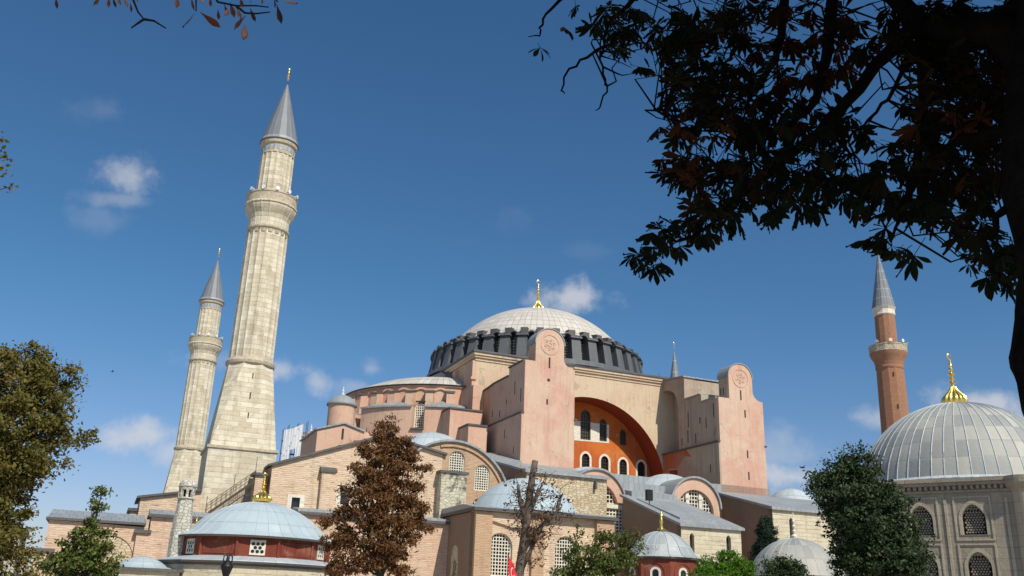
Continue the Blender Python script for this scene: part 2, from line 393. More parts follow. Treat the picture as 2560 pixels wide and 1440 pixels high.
masonry('pale_ashlar', (.46, .41, .32, 1), (.40, .355, .275, 1), (.30, .26, .2, 1), 1.6, .8, .012, c=(.34, .30, .235, 1), ccut=(.45, .7), dist=.03, st=.5, fine=.12)
masonry('red_brick', (.42, .20, .115, 1), (.33, .15, .085, 1), (.38, .24, .16, 1), .45, .16, .03, dist=.02, fine=.25, st=.4)
rubble('mossy_stone', (.60, .56, .44, 1), (.52, .48, .37, 1), (.64, .60, .50, 1), (.42, .38, .30, 1), .46, st=.8, c2=(.10, .095, .06, 1), ccut=(.50, .60))
rubble('white_rubble', (.60, .57, .48, 1), (.50, .47, .39, 1), (.64, .62, .55, 1), (.36, .33, .27, 1), .32, st=.5, c2=(.33, .31, .27, 1))
lead('dome_lead', (.53, .485, .42, 1), (.63, .60, .55, 1), (.24, .215, .18, 1), mo=.04, offset=.0, rough=.5)
lead('tomb_lead', (.46, .445, .385, 1), (.25, .26, .26, 1), (.34, .34, .32, 1), mo=.035, rough=.6, streak=.45)
lead('pale_lead', (.42, .47, .50, 1), (.50, .55, .58, 1), (.26, .29, .31, 1), mo=.02, rough=.5, streak=.25)
lead('roof_lead', (.26, .285, .30, 1), (.34, .36, .37, 1), (.15, .16, .17, 1), cell=(.8, 2.6), mo=.03, rough=.55, offset=.5)
lead('spire_lead', (.15, .165, .185, 1), (.20, .215, .235, 1), (.34, .35, .36, 1), mo=.05, rough=.5, streak=.2)
lead('dark_lead', (.082, .087, .095, 1), (.115, .121, .13, 1), (.17, .18, .19, 1), cell=(.9, 3.2), mo=.02, rough=.6, streak=.35)
lead('trim_lead', (.085, .080, .078, 1), (.115, .108, .105, 1), (.06, .06, .06, 1), cell=(1.5, 3), mo=.02, rough=.65)
simple('white_stone', (.74, .69, .58), .8, var=.25, scale=3)
simple('trim_stone', (.52, .45, .33), .85, var=.35, scale=2.5, bmp=.4)
simple('dark_glass', (.022, .022, .022), .25, var=.5)
simple('bronze_glass', (.10, .105, .09), .3, var=.4, scale=5)
simple('slot_dark', (.05, .035, .025), .9)
simple('gold', (1.0, .73, .20), .33, 1.0, var=.25, scale=8)
simple('iron', (.03, .03, .032), .5, .6)
simple('rust_iron', (.09, .06, .045), .7, .3, scale=6)
simple('white_metal', (.72, .72, .70), .45, var=.1)
simple('white_sheet', (.68, .70, .74), .7, var=.12, scale=.8, bmp=.5)
simple('scaffold_wood', (.20, .13, .08), .8)
simple('bark', (.085, .065, .050), .95, var=.6, scale=5, bmp=1.0)
simple('grey_bark', (.155, .12, .095), .95, var=.6, scale=4, bmp=1.0)
simple('black_bark', (.016, .013, .011), .95, var=.5, scale=9, bmp=1.0, spec=.03)
simple('cable_black', (.02, .02, .02), .6)
simple('flag_red', (.70, .015, .02), .7, var=.15)
simple('flag_white', (.8, .8, .8), .7, var=.05)
simple('fruit_skin', (.35, .38, .06), .5)
simple('bird_feather', (.05, .05, .05), .8)
leafmat('plane_leaves', [(.060, .068, .014), (.105, .100, .022), (.155, .135, .030), (.19, .15, .036), (.15, .09, .028)], .3)
leafmat('chestnut_leaves', [(.075, .032, .014), (.13, .055, .021), (.20, .085, .03), (.11, .070, .020), (.25, .14, .07)], .2)
leafmat('dark_leaves', [(.020, .034, .014), (.032, .052, .020), (.048, .074, .026), (.065, .088, .030)], .15)
leafmat('bush_leaves', [(.040, .062, .013), (.075, .105, .022), (.125, .15, .032), (.14, .12, .035)], .25)
leafmat('bright_leaves', [(.055, .13, .008), (.09, .20, .012), (.13, .26, .018)], .35)
leafmat('cypress_leaves', [(.012, .030, .018), (.022, .045, .024), (.030, .055, .026)], .1)
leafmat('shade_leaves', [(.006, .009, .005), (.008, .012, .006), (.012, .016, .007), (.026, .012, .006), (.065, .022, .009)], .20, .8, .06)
leafmat('dry_leaves', [(.10, .045, .02), (.14, .06, .025), (.09, .055, .03)], .25)
leafmat('autumn_leaves', [(.045, .014, .008), (.075, .022, .012), (.025, .015, .009), (.11, .035, .015)], .25)
t, bs, ob, uv = mat('bounce_ground', .95)  # unseen ground, coloured pale to bounce sunlight onto the shaded walls
t.put(bs.inputs['Base Color'], t.mix(t.ramp(t.noise(ob, .3, 8, .7), .4, .65), (.46, .41, .34, 1), (.38, .33, .26, 1))); bump(t, bs, t.noise(ob, 20, 5, .7), .6, .05)
masonry('paving', (.48, .44, .38, 1), (.42, .38, .33, 1), (.25, .22, .19, 1), .6, .6, .02)

def finial(root, c, z, h, r, name='finial', bulb=True, mat_='gold', crescent=True):
    "gilt alem: fluted onion, stacked knops, spike and crescent"
    b = MB(); n = 48
    pr = [(0, z - .02), (r * .86, z - .02), (r * .97, z + h * .05), (r, z + h * .11), (r * .90, z + h * .17), (r * .62, z + h * .235), (r * .36, z + h * .30), (r * .21, z + h * .37)]
    if bulb: b.lathe(pr, n, c=c, rmod=lambda i, k: 1 + (.10 if k > 1 else 0) * math.cos(i * 2 * PI * 16 / n))
    q = [(r * .21, z + h * .37)]
    for f, w in ((.44, .30), (.52, .25), (.61, .33), (.70, .22), (.78, .17), (.85, .13)):
        q += [(r * .11, z + h * (f - .035)), (r * w, z + h * f), (r * .11, z + h * (f + .035))]
    q += [(r * .05, z + h * .9), (0, z + h * .93)]
    b.lathe(q, 16, c=c)
    if crescent:
        pts = []; R_ = h * .05; zc = z + h * .955
        for i in range(13):
            t_ = math.radians(-60 + 300 * i / 12 + 0); pts.append((c[0] + R_ * math.sin(t_ + PI * .83), c[1], zc - R_ * math.cos(t_ + PI * .83)))
        b.tube(pts, [.02 + R_ * .22 * math.sin(PI * i / 12) for i in range(13)], 5)
    return b.build(name, M[mat_], root, smooth=True)
def cap_prof(R, z, h, n=12):
    "spherical cap profile of base radius R and rise h"
    rs = (R * R + h * h) / (2 * h); a = math.asin(min(1, R / rs)); a = PI - a if h > R else a
    return [(rs * math.sin(a * (1 - i / n)) if i < n else 0, z + h - rs + rs * math.cos(a * (1 - i / n))) for i in range(n + 1)]
def slot(root, fr, c, z0, z1, w=.3, name='slit_window_plate'):
    return MB().plate(fr, [(c - w / 2, z0), (c + w / 2, z0), (c + w / 2, z1), (c - w / 2, z1)], -.012, .05).build(name, M['slot_dark'], root)  # dark-coloured plate on the wall, painting the inner shade of a slit
lead('blue_lead', (.40, .485, .53, 1), (.46, .54, .58, 1), (.26, .30, .33, 1), mo=.02, rough=.5, streak=.25)
lead('kiosk_lead', (.44, .47, .46, 1), (.30, .335, .35, 1), (.55, .56, .55, 1), mo=.03, rough=.5, streak=.2)
# ------------------------------------------------------------------ ground
g = MB(); g.face([(-2500, -2500, 0), (2500, -2500, 0), (2500, 2500, 0), (-2500, 2500, 0)])
o = g.build('ground', M['bounce_ground'], None); o['kind'] = 'structure'
g = MB(); g.box(-110, 40, -125, -96, .004, .008); o = g.build('paved_square', M['paving'], None); o['kind'] = 'structure'

# ------------------------------------------------------------------ the great domed mosque
mosque = thing('mosque', 'huge old pink and cream mosque with a broad pale lead dome ringed by dark buttresses', 'mosque', (0, 0, 0))
# square block under the dome, great arch on the south face
ARC = (1.0, 21.0, 14.2)
out_ = [(-19.5, 12), (19.5, 12), (19.5, 39.4), (-19.5, 39.4)]
hole = seg(*ARC, 0, 180, 40) + [(ARC[0] - 14.2, 14), (ARC[0] + 14.2, 14)]
b = MB().wall(S(-20), out_, [hole[:41] + [(ARC[0] - 14.2, 14), (ARC[0] + 14.2, 14)]], 4.2); b.build('great_arch_wall', M['cream_plaster'], mosque)
# lining of the arch, rust red
lin = MB(); pts = seg(ARC[0], ARC[1], 14.18, 0, 180, 40)
for p, q in zip(pts, pts[1:]): lin.face([(p[0], -19.98, p[1]), (p[0], -15.2, p[1]), (q[0], -15.2, q[1]), (q[0], -19.98, q[1])])
for sx in (14.18, -14.18):
    x = ARC[0] + sx; lin.face([(x, -19.98, 14), (x, -15.2, 14), (x, -15.2, 21), (x, -19.98, 21)])
lin.build('arch_soffit', M['rust_plaster'], mosque, smooth=True)
# tympanum with windows
ty = S(-15.9)
wins = [(2.25, 1.9, 28.9, 34.0, 4, 9), (5.62, 1.4, 28.95, 32.8, 3, 7), (9.5, 1.25, 28.7, 31.4, 3, 5)]
low = [(-1.25, 1.45, 23.2, 26.7), (2.33, 1.45, 23.3, 26.6), (5.92, 1.45, 23.2, 26.5), (9.46, 1.45, 23.0, 26.3), (13.0, 1.45, 22.9, 26.2), (-4.8, 1.45, 23.2, 26.7), (-8.4, 1.45, 23.2, 26.7)]
holes = [arch(c, w, a, z, pointed=.15) for c, w, a, z, _, _ in wins] + [arch(c, w, a, z, pointed=.1) for c, w, a, z in low]
MB().wall(ty, [(-13.5, 12), (15.3, 12), (15.3, 36), (-13.5, 36)], holes, .9).build('tympanum', M['orange_plaster'], mosque)
for hs_ in ((-1.0, 6.75),):
    MB().wall(S(-15.93), [(-1.4, 28.55), (6.75, 28.75), (6.75, 31.9), (-1.4, 31.9)], [arch(2.25, 1.92, 28.88, 34.0)[:2] + [(3.21, 31.89), (1.29, 31.89)], [(4.92, 28.95), (6.32, 28.95), (6.32, 31.88), (4.92, 31.88)]], .026).build('stone_panel', M['white_stone'], mosque)
for c, w, a, z, nx, nz in wins:
    window(mosque, ty, c, w, a, z, nx, nz, rev=.35, frame=.10, bar=.05, gm=M['rust_iron'], fm=M['bronze_glass'], pm=M['bronze_glass'])
for c, w, a, z in low:
    f = MB().wall(S(-15.95), arch(c, w + .75, a - .1, z + .38, pointed=.1), [arch(c, w, a, z, pointed=.1)], .045); f.build('window_surround', M['white_stone'], mosque)
    window(mosque, ty, c, w, a, z, 4, 6, rev=.4, frame=.06, bar=.05, gm=M['rust_iron'], fm=M['rust_iron'])
# body of the base block behind and its other faces
b = MB(); b.box(-19.5, 19.5, -15.0, 20, 12, 39.4); b.build('core_block', M['pink_plaster'], mosque)
b = MB(); b.box(-19.5, 19.5, -20.0, -15.0, 36.0, 39.0)
cor = MB()
for (z0, z1, ov) in ((38.75, 38.95, .14), (39.25, 39.6, .30), (39.6, 40.05, .50)):
    cor.box(-19.5 - ov, 19.5 + ov, -20 - ov, 20 + ov, z0, z1)
cor.build('cornice', M['cream_plaster'], mosque)
MB().prism([(-20.2, -20.7), (20.2, -20.7), (20.2, 20.7), (-20.2, 20.7)], 'z', 40.053, 40.35).build('skirt_roof', M['dark_lead'], mosque)
# corner piers and recess on the west face
for v0, v1 in ((-20.003, -16.2), (-11.8, -10.4), (10.4, 11.8), (16.2, 20.003)):
    b = MB(); b.box(-20.05, -19.45, v0, v1, 12, 38.7)
    if v0 < -20: b.box(-20.3, -19.4, -20.25, -18.9, 35.6, 36.0)
    b.build('pilaster', M['pink_plaster'], mosque)
b = MB(); b.lathe([(21.2, 34.8), (20.4, 38.4)], 48, 110, 250, c=(-1, 0)); b.build('west_arch', M['pink_plaster'], mosque, smooth=True)
MB().lathe([(21.6, 36.2), (21.9, 36.9), (21.3, 38.9), (19.6, 40.6)], 48, 130, 238, c=(-0.6, 0)).build('west_skirt_roof', M['dark_lead'], mosque, smooth=True)

# ring of buttresses and windows
dr = MB(); dr.lathe([(20.9, 40.3), (20.45, 41.25), (17.55, 41.45), (17.55, 46.2), (16.8, 46.6)], 80); dr.build('drum', M['dark_lead'], mosque)
NB = 40
cp = MB(); eav = MB(); mer = MB()
for i in range(NB):
    t0 = 2 * PI * (i + .5) / NB; ct, st_ = math.cos(t0), math.sin(t0)
    def R3(r, s, z): return (r * ct - s * st_, r * st_ + s * ct, z)
    hw = .80
    bt = MB()
    ro, ri = 20.25, 17.4; rt = 19.45
    A = [R3(ri, -hw, 41.2), R3(ro, -hw * 1.08, 41.2), R3(ro, hw * 1.08, 41.2), R3(ri, hw, 41.2)]
    B = [R3(ri, -hw, 45.15), R3(rt, -hw, 45.15), R3(rt, hw, 45.15), R3(ri, hw, 45.15)]
    for k in range(4): q = (k + 1) % 4; bt.face([A[k], A[q], B[q], B[k]])
    bt.face(B)
    if math.cos(t0 - math.radians(247)) > -.35: bt.build('buttress', M['dark_lead'], mosque)
    # cap slab and outer fascia
    C0 = [R3(17.2, -1.04, 45.15), R3(19.85, -1.04, 45.15), R3(19.85, 1.04, 45.15), R3(17.2, 1.04, 45.15)]
    C1 = [R3(17.2, -1.04, 45.9), R3(19.80, -1.04, 45.42), R3(19.80, 1.04, 45.42), R3(17.2, 1.04, 45.9)]
    for k in range(4): q = (k + 1) % 4; cp.face([C0[k], C0[q], C1[q], C1[k]])
    cp.face(C1); cp.face(C0[::-1])
    mer = MB(); Q0 = [R3(15.9, -.62, 46.0), R3(17.7, -.62, 46.0), R3(17.7, .62, 46.0), R3(15.9, .62, 46.0)]
    Q1 = [R3(15.9, -.62, 47.35), R3(17.65, -.62, 47.15), R3(17.65, .62, 47.15), R3(15.9, .62, 47.35)]
    for k in range(4): q = (k + 1) % 4; mer.face([Q0[k], Q0[q], Q1[q], Q1[k]])
    mer.face(Q1)
    if math.cos(t0 - math.radians(247)) > -.35: mer.build('parapet_block', M['trim_lead'], mosque)
    # window bay between buttresses with an eyebrow hood
    t1 = 2 * PI * i / NB; c1, s1 = math.cos(t1), math.sin(t1)
    def R4(r, s, z): return (r * c1 - s * s1, r * s1 + s * c1, z)
    hp = [(.95, 45.2), (.86, 45.5), (.65, 45.82), (.34, 46.02), (0, 46.1), (-.34, 46.02), (-.65, 45.82), (-.86, 45.5), (-.95, 45.2)]
    for (p, q) in zip(hp, hp[1:]):
        eav.face([R4(17.2, p[0], p[1] + .15), R4(19.5, p[0], p[1]), R4(19.5, q[0], q[1]), R4(17.2, q[0], q[1] + .15)])
        eav.face([R4(19.5, p[0], p[1]), R4(19.5, p[0] * .86, p[1] - .22), R4(19.5, q[0] * .86, q[1] - .22), R4(19.5, q[0], q[1])])
        eav.face([R4(17.4, p[0] * .86, p[1] - .22), R4(19.5, p[0] * .86, p[1] - .22), R4(19.5, q[0] * .86, q[1] - .22), R4(17.4, q[0] * .86, q[1] - .22)])
    if math.cos(t1 - math.radians(247)) > -.3:
        fr = ((17.95 * c1, 17.95 * s1, 0), (-s1, c1, 0), (-c1, -s1, 0))
        b = grille(fr, 0, 1.4, 41.6, 45.2, 3, 7, .12, 0, .1)
        pw = b.build('window', M['trim_stone'], mosque)
        MB().plate(fr, arch(0, 1.45, 41.55, 45.25), .14, .2).build('pane', M['dark_glass'], pw)
cp.build('buttress_caps', M['dark_lead'], mosque); eav.build('window_hoods', M['dark_lead'], mosque, smooth=True)

# main dome
dome_p = cap_prof(17.15, 45.9, 9.5, 22)
d = MB().lathe([(17.3, 45.8)] + dome_p, 96, uvn=88, rowh=1.6)
d = d.build('dome', M['dome_lead'], mosque, smooth='all')
finial(d, (0, 0), 55.15, 6.75, 1.2)

# west semi-dome over its pink drum
CX = -18.0
def sect(r, t, z, cx=CX): return (cx + r * math.cos(math.radians(t)), r * math.sin(math.radians(t)), z)
MB().lathe([(17, 18), (17, 34.6), (17.3, 34.75), (17.3, 34.95)], 90, 95, 268, c=(CX, 0)).build('west_drum', M['pink_plaster'], mosque, smooth=True)
MB().lathe([(17.35, 34.85), (17.55, 35.05), (17.0, 35.15)], 90, 90, 268, c=(CX, 0)).build('drum_eave', M['trim_lead'], mosque)
sd = [(17.0, 35.1)] + [(r_, 35.15 + 3.75 * (1 - (r_ / 16.9) ** 2.7)) for r_ in np.linspace(16.8, .5, 18)] + [(0, 38.9)]
MB().lathe(sd, 72, 92, 268, c=(CX, 0), uvn=96, rowh=3.2).build('west_semi_dome', M['dome_lead'], mosque, smooth='all')
for t_ in (187.5, 198.6, 209.6, 220.4, 230.0, 239.7, 250.1):
    # radial arched recess: dark lattice window in a rounded surround
    a = math.radians(t_); fr = (sect(17.25, t_, 0), (-math.sin(a), math.cos(a), 0), (-math.cos(a), -math.sin(a), 0))
    ring = MB().wall(fr, arch(0, 2.9, 30.5, 34.55), [arch(0, 2.3, 30.5, 34.25)], .5).build('window', M['pink_plaster'], mosque)
    MB().plate(fr, arch(0, 2.28, 30.5, 34.24), .3, .36).build('blind_arch', M['brown_plaster'] if t_ not in (239.7, 250.1) else M['pink_plaster'], ring)
for t_ in (182, 193, 204, 215, 225.2, 234.9, 244.9, 255.2):
    a = math.radians(t_)
    def P4(r, s, z): return (CX + r * math.cos(a) - s * math.sin(a), r * math.sin(a) + s * math.cos(a), z)
    b = MB(); hw = .62
    lo = [P4(16.9, -hw, 27), P4(18.9, -hw, 27), P4(18.9, hw, 27), P4(16.9, hw, 27)]
    hi = [P4(16.9, -hw, 33.9), P4(18.5, -hw, 33.5), P4(18.5, hw, 33.5), P4(16.9, hw, 33.9)]
    for k in range(4): q = (k + 1) % 4; b.face([lo[k], lo[q], hi[q], hi[k]])
    b.face(hi); bp = b.build('drum_buttress', M['pink_plaster'], mosque)
    c = MB(); hw = .75
    lo = [P4(16.9, -hw, 33.92), P4(18.7, -hw, 33.5), P4(18.7, hw, 33.5), P4(16.9, hw, 33.92)]
    hi = [P4(16.9, -hw, 34.2), P4(18.65, -hw, 33.72), P4(18.65, hw, 33.72), P4(16.9, hw, 34.2)]
    for k in range(4): q = (k + 1) % 4; c.face([lo[k], lo[q], hi[q], hi[k]])
    c.face(hi); c.face(lo[::-1]); c.build('cap', M['trim_lead'], bp)
# lower rings of the exedrae, with window gaps
ex = MB(); rf = MB()
for a0, a1, zt in ((182, 207.5, 30.2), (211.5, 238.2, 31.0), (243.8, 262, 31.0)):
    ex.lathe([(19.9, 17), (19.9, zt)], 24, a0, a1, c=(CX, 0))
    for a in (a0, a1): ex.face([sect(19.9, a, 17), sect(16.9, a, 17), sect(16.9, a, zt), sect(19.9, a, zt)])
    am = (a0 + a1) / 2
    rf.lathe([(20.25, zt - .22), (20.25, zt + .05), (19.9, zt + .1)], 24, a0, a1, c=(CX, 0))
    n = 18; ap = sect(17.1, am, zt + 1.5)
    for i in range(n):
        x, y = a0 + (a1 - a0) * i / n, a0 + (a1 - a0) * (i + 1) / n
        rf.face([sect(20.2, x, zt + .05), sect(20.2, y, zt + .05), ap])
    rf.face([sect(20.2, a0, zt), sect(17, a0, zt + .2), ap]); rf.face([sect(20.2, a1, zt), sect(17, a1, zt + .2), ap])
ex.lathe([(19.88, 17), (19.88, 27.2), (17, 27.3)], 70, 180, 262, c=(CX, 0))
ex.build('exedra_wall', M['pink_plaster'], mosque, smooth=True); rf.build('exedra_roof', M['roof_lead'], mosque, smooth=True)
b = MB()
for a0, a1 in ((207.6, 211.4), (238.4, 243.6)): b.lathe([(20.25, 27.2), (20.25, 27.45), (17.2, 27.6)], 8, a0 - .5, a1 + .5, c=(CX, 0))
b.build('sill_ledge', M['trim_lead'], mosque)
t_ = 241.0; a = math.radians(t_); fr = (sect(18.6, t_, 0), (-math.sin(a), math.cos(a), 0), (-math.cos(a), -math.sin(a), 0))
window(mosque, fr, 0, 1.75, 27.5, 31.6, 5, 10, rev=.3)
b = MB()
for k in range(2): b.lathe([(18.75, 31.75), (18.75, 32.0), (17, 32.1)], 8, 238.6, 243.4, c=(CX, 0))
b.build('lintel_ledge', M['trim_lead'], mosque)
# block between exedra and tower, with pier steps
b = MB(); b.box(-24.2, -19.0, -22.5, -14, 12, 30.0); b.build('corner_block', M['pink_plaster'], mosque)
b = MB(); b.box(-24.4, -19.0, -22.7, -14, 30.0, 30.25); b.build('corner_block_roof', M['trim_lead'], mosque)
b = MB(); b.box(-22.6, -19.6, -26.5, -20.6, 12, 27.0); b.build('stepped_pier', M['pink_plaster'], mosque)
b = MB(); b.box(-22.8, -19.6, -26.7, -20.6, 27.0, 27.25); b.build('pier_roof', M['trim_lead'], mosque)
b = MB(); b.box(-20.6, -19.4, -22.3, -17, 29.5, 34.2); b.build('upper_pier', M['pink_plaster'], mosque)
# round stair turrets
for (cu, cv) in ((-39.4, -16.2), (-37.3, 18.0)):
    t = MB().lathe([(2.0, 20), (2.0, 29.75), (2.2, 29.95)], 40, c=(cu, cv)).build('turret', M['pink_plaster'], mosque, smooth=True)
    MB().lathe([(2.28, 29.75), (2.28, 30.0)] + cap_prof(2.2, 30.0, 1.45, 10), 40, c=(cu, cv), uvn=24, rowh=3).build('turret_dome', M['roof_lead'], t, smooth=True)
    MB().lathe([(.28, 31.4), (.34, 31.65), (.12, 31.8), (.24, 32.05), (.08, 32.25), (.05, 32.75), (0, 32.8)], 12, c=(cu, cv)).build('turret_knob', M['white_metal'], t, smooth=True)
# gabled pink block under the turret
fr = S(-20.0)
b = MB().wall(fr, [(-43.4, 12), (-35.2, 12), (-35.2, 25.5), (-36.6, 25.5), (-39.6, 26.35), (-43.4, 25.15)], [arch(-39.85, 1.25, 21.0, 23.3)], .5)
b.prism([(-43.4, 12), (-35.2, 12), (-35.2, 25.5), (-36.6, 25.5), (-39.6, 26.35), (-43.4, 25.15)], 'y', -19.5, -8)
b.build('gabled_block', M['pink_plaster'], mosque)
b = MB(); b.prism([(-43.7, 25.10), (-39.6, 26.40), (-36.5, 25.5), (-36.5, 25.75), (-39.6, 26.65), (-43.7, 25.35)], 'y', -20.3, -7.8); b.build('gabled_block_roof', M['roof_lead'], mosque)
slot(mosque, fr, -39.7, 24.1, 25.7, .32); MB().plate(fr, arch(-39.85, 1.24, 21.0, 23.3), .4, .45).build('blind_arch', M['slot_dark'], mosque)
MB().prism([(-20, 12), (-11, 12), (-11, 25.4), (-20, 23.9)], 'x', -36.6, -28).build('gallery_block', M['pink_plaster'], mosque)
MB().prism([(-20.4, 23.9), (-11, 25.5), (-11, 25.75), (-20.4, 24.15)], 'x', -36.8, -27.6).build('gallery_roof', M['roof_lead'], mosque)
# lead vault roofs over the west gallery, low domes
MB().prism([(-36, 18), (-19.5, 18), (-19.5, 24.2), (-28, 23.0), (-36, 21)], 'x', -38, -18).build('aisle_roof', M['roof_lead'], mosque)
MB().lathe(cap_prof(5.2, 20.9, 2.7), 40, c=(-31.0, -35.5), uvn=24, rowh=2).build('aisle_dome', M['pale_lead'], mosque, smooth='all')
MB().lathe(cap_prof(4.2, 19.0, 1.7), 40, c=(-8.8, -38.0), uvn=16, rowh=2).build('aisle_dome', M['pale_lead'], mosque, smooth='all')
MB().lathe(cap_prof(5.0, 18.7, 2.6), 40, c=(5.8, -35.2), uvn=12, rowh=2.5).build('aisle_dome', M['pale_lead'], mosque, smooth='all')
# aisle body
b = MB(); b.box(-50, 34, -42, 36, 0, 17.0); b.build('aisle_body', M['pink_brick'], mosque)
b = MB(); b.box(-50, 34, -41.9, 36, 17.0, 17.3); b.build('aisle_flat_roof', M['roof_lead'], mosque)
b = MB(); b.box(-22, 24, -36, -20, 17, 20.5); b.build('aisle_upper_roof', M['roof_lead'], mosque)

plaster('rust_patch', (.46, .125, .05, 1), (.42, .20, .12, 1), (.40, .28, .20, 1), stain=(.2, .09, .05), streak=.5)
# two great buttress towers on the south front
def tower(u0, u1, vf, zl, zr, lobe, ztop, ledge, back, lab, slots, mt, side):
    r = (lobe[1] - lobe[0]) / 2; zc = ztop - r; cx = (lobe[0] + lobe[1]) / 2
    out = [(u0, 12), (u1, 12), (u1, zr)]
    for i in range(7):
        a = i / 6 * PI / 2; out.append((lobe[1] + (u1 - lobe[1]) * (1 - math.sin(a)), zr + (zc - zr) * .42 * (1 - math.cos(a))))
    out += seg(cx, zc, r, 0, 180, 20) + [(lobe[0], zl), (u0, zl)]
    b = MB().wall(S(vf), out, [], .6)
    tw = b.build('tower_front', mt, mosque, label=lab)
    b = MB(); b.prism(seg(cx, zc, r - .02, 0, 180, 18) + [(lobe[0] + .02, zl - .5), (lobe[1] - .02, zl - .5)], 'y', vf + .6, vf + 2.7); b.build('gable_barrel', side, tw)
    b = MB(); ro = seg(cx, zc, r + .16, 0, 180, 20) + seg(cx, zc, r + .02, 180, 0, 20)
    b.prism(ro, 'y', vf - .12, vf + 2.9); b.build('barrel_roof', M['roof_lead'], tw, smooth=True)
    ros = MB()
    def ring(rr, th, dz=.07):
        ros.wall(S(vf - dz), seg(cx, zc - .1, rr, 0, 359, 36), [seg(cx, zc - .1, rr - th, 0, 359, 36)], dz + .01)
    ring(r * .66, .09); ring(r * .14, .1)
    for k in range(6):
        a = PI / 3 * k + .3; ros_c = (cx + r * .30 * math.cos(a), zc - .1 + r * .30 * math.sin(a))
        q = [(ros_c[0] + .17 * math.cos(a + t) * (1.6 if k2 % 4 == 0 else 1) * r / 2, ros_c[1] + .17 * math.sin(a + t) * r / 2) for k2, t in enumerate(np.linspace(0, 2 * PI, 13)[:-1])]
        q2 = [(ros_c[0] + (p[0] - ros_c[0]) * .66, ros_c[1] + (p[1] - ros_c[1]) * .66) for p in q]
        ros.wall(S(vf - .06), q, [q2], .06)
    ros.build('rosette', mt, tw)
    slot(tw, S(vf), cx - .05, zc - 3.6, zc - 2.0, .26)
    for (c, z0, z1) in slots: slot(tw, S(vf), c, z0, z1, .26)
    return tw
tl = tower(-17.94, -10.0, -36, 35.45, 34.9, (-16.35, -11.8), 40.55, 27.9, -19.9, 'pink buttress tower with round gable beside the great orange arch', [(-14.35, 29.3, 30.1)], M['tower_plaster'], M['pink_plaster'])
o_ = MB().plate(S(-36), seg(-14.2, 32.9, .24, 0, 330, 11), -.012, .05).build('round_window_plate', M['slot_dark'], tl)  # another dark plate, its colour standing for the hole's inner shade
b = MB(); b.box(-17.94, -10, -35.4, -30.1, 12, 35.4); b.box(-17.93, -10, -30.1, -24, 12, 34.2); b.prism([(-24, 12), (-16, 12), (-16, 33.6), (-24, 34.15)], 'x', -17.92, -10.0)
b.build('tower_body', M['pink_plaster'], tl)
b = MB(); b.box(-18.15, -9.8, -35.4, -30.1, 35.4, 35.6); b.box(-18.15, -9.8, -30.1, -24, 34.2, 34.4); b.prism([(-24, 34.15), (-18.6, 33.77), (-18.6, 33.97), (-24, 34.35)], 'x', -18.15, -10)
b.build('tower_roof', M['trim_lead'], tl)
b = MB(); b.box(-18.25, -17.9, -35.995, -19, 12, 27.7); b.build('thickened_side', M['pink_plaster'], tl)
b = MB(); b.box(-18.4, -17.9, -36.15, -19, 27.7, 27.92); b.box(-10.05, -9.6, -36.15, -34, 27.5, 27.72); b.build('ledge', M['trim_lead'], tl)
for v, z0, z1 in ((-32.5, 31.0, 33.0), (-34.8, 29.5, 31.5), (-29.5, 30.2, 30.8), (-27, 28.6, 29.6), (-24, 29.2, 30.1), (-30, 25.0, 26.2), (-33.5, 22.3, 23.3), (-24.5, 19.8, 21.8)): slot(tl, Wf(-17.95 if z0 > 27.9 else -18.25), v, z0, z1, .2)

tr_ = tower(15.0, 23.4, -36, 33.95, 34.0, (17.05, 21.55), 39.75, 27.2, -19.9, 'weathered buttress tower with round gable standing farther right than its pink twin', [(19.9, 31.2, 32.4), (20.0, 24.9, 26.1), (20.05, 21.6, 22.8), (20.1, 17.4, 17.9)], M['tower_plaster'], M['weathered_plaster'])
b = MB(); b.box(15.0, 23.38, -35.4, -31.3, 12, 33.9); b.box(15.02, 23.38, -31.3, -26.6, 12, 35.2); b.build('tower_body', M['weathered_plaster'], tr_)
nich = [(-24.7, 27.2), (-17.2, 27.2)] + seg(-20.95, 34.1, 3.75, 0, 180, 18)
MB().wall(Wf(15.0), [(-26.6, 12), (-15.0, 12), (-15.0, 40.2), (-26.6, 39.0)], [nich], 2.2).build('niche_wall', M['weathered_plaster'], tr_)
b = MB(); b.box(17.2, 23.3, -26.6, -15.0, 12, 38.8); b.build('niche_back', M['weathered_plaster'], tr_)
b = MB(); b.prism([(-26.8, 39.0), (-15, 40.25), (-15, 40.5), (-26.8, 39.25)], 'x', 14.7, 23.5); b.box(14.8, 23.4, -31.3, -26.6, 35.2, 35.4); b.box(14.8, 23.6, -35.4, -31.3, 33.9, 34.1); b.build('tower_roof', M['roof_lead'], tr_)
b = MB(); b.box(14.85, 15.0, -20.2, -16.0, 38.4, 38.7); b.build('niche_cornice', M['weathered_plaster'], tr_)
b = MB(); b.wall(Wf(14.75), [(-35.995, 12), (-20.0, 12), (-20.0, 26.9), (-35.995, 26.9)], [[(-24.4, 19.5), (-21.8, 19.5), (-21.8, 24.2), (-24.4, 24.0)]], .24); b.build('thickened_side', M['weathered_plaster'], tr_)
pp = MB()
for pl in ([(-24.38, 24.2), (-21.82, 24.4), (-21.0, 23.2), (-20.02, 22.0), (-20.02, 26.88), (-27.2, 26.88), (-28.4, 25.6), (-26.6, 25.9), (-25.2, 24.9)], [(-21.79, 19.6), (-20.02, 18.4), (-20.02, 22.0), (-21.0, 23.2), (-21.79, 24.3)]): pp.plate(Wf(14.75), pl, -.006, .02)
pp.build('paint_remnant', M['rust_patch'], tr_)
b = MB(); b.box(14.55, 15.0, -36.15, -20, 26.9, 27.15); b.box(23.3, 23.7, -36.15, -34, 26.9, 27.12); b.build('ledge', M['trim_lead'], tr_)
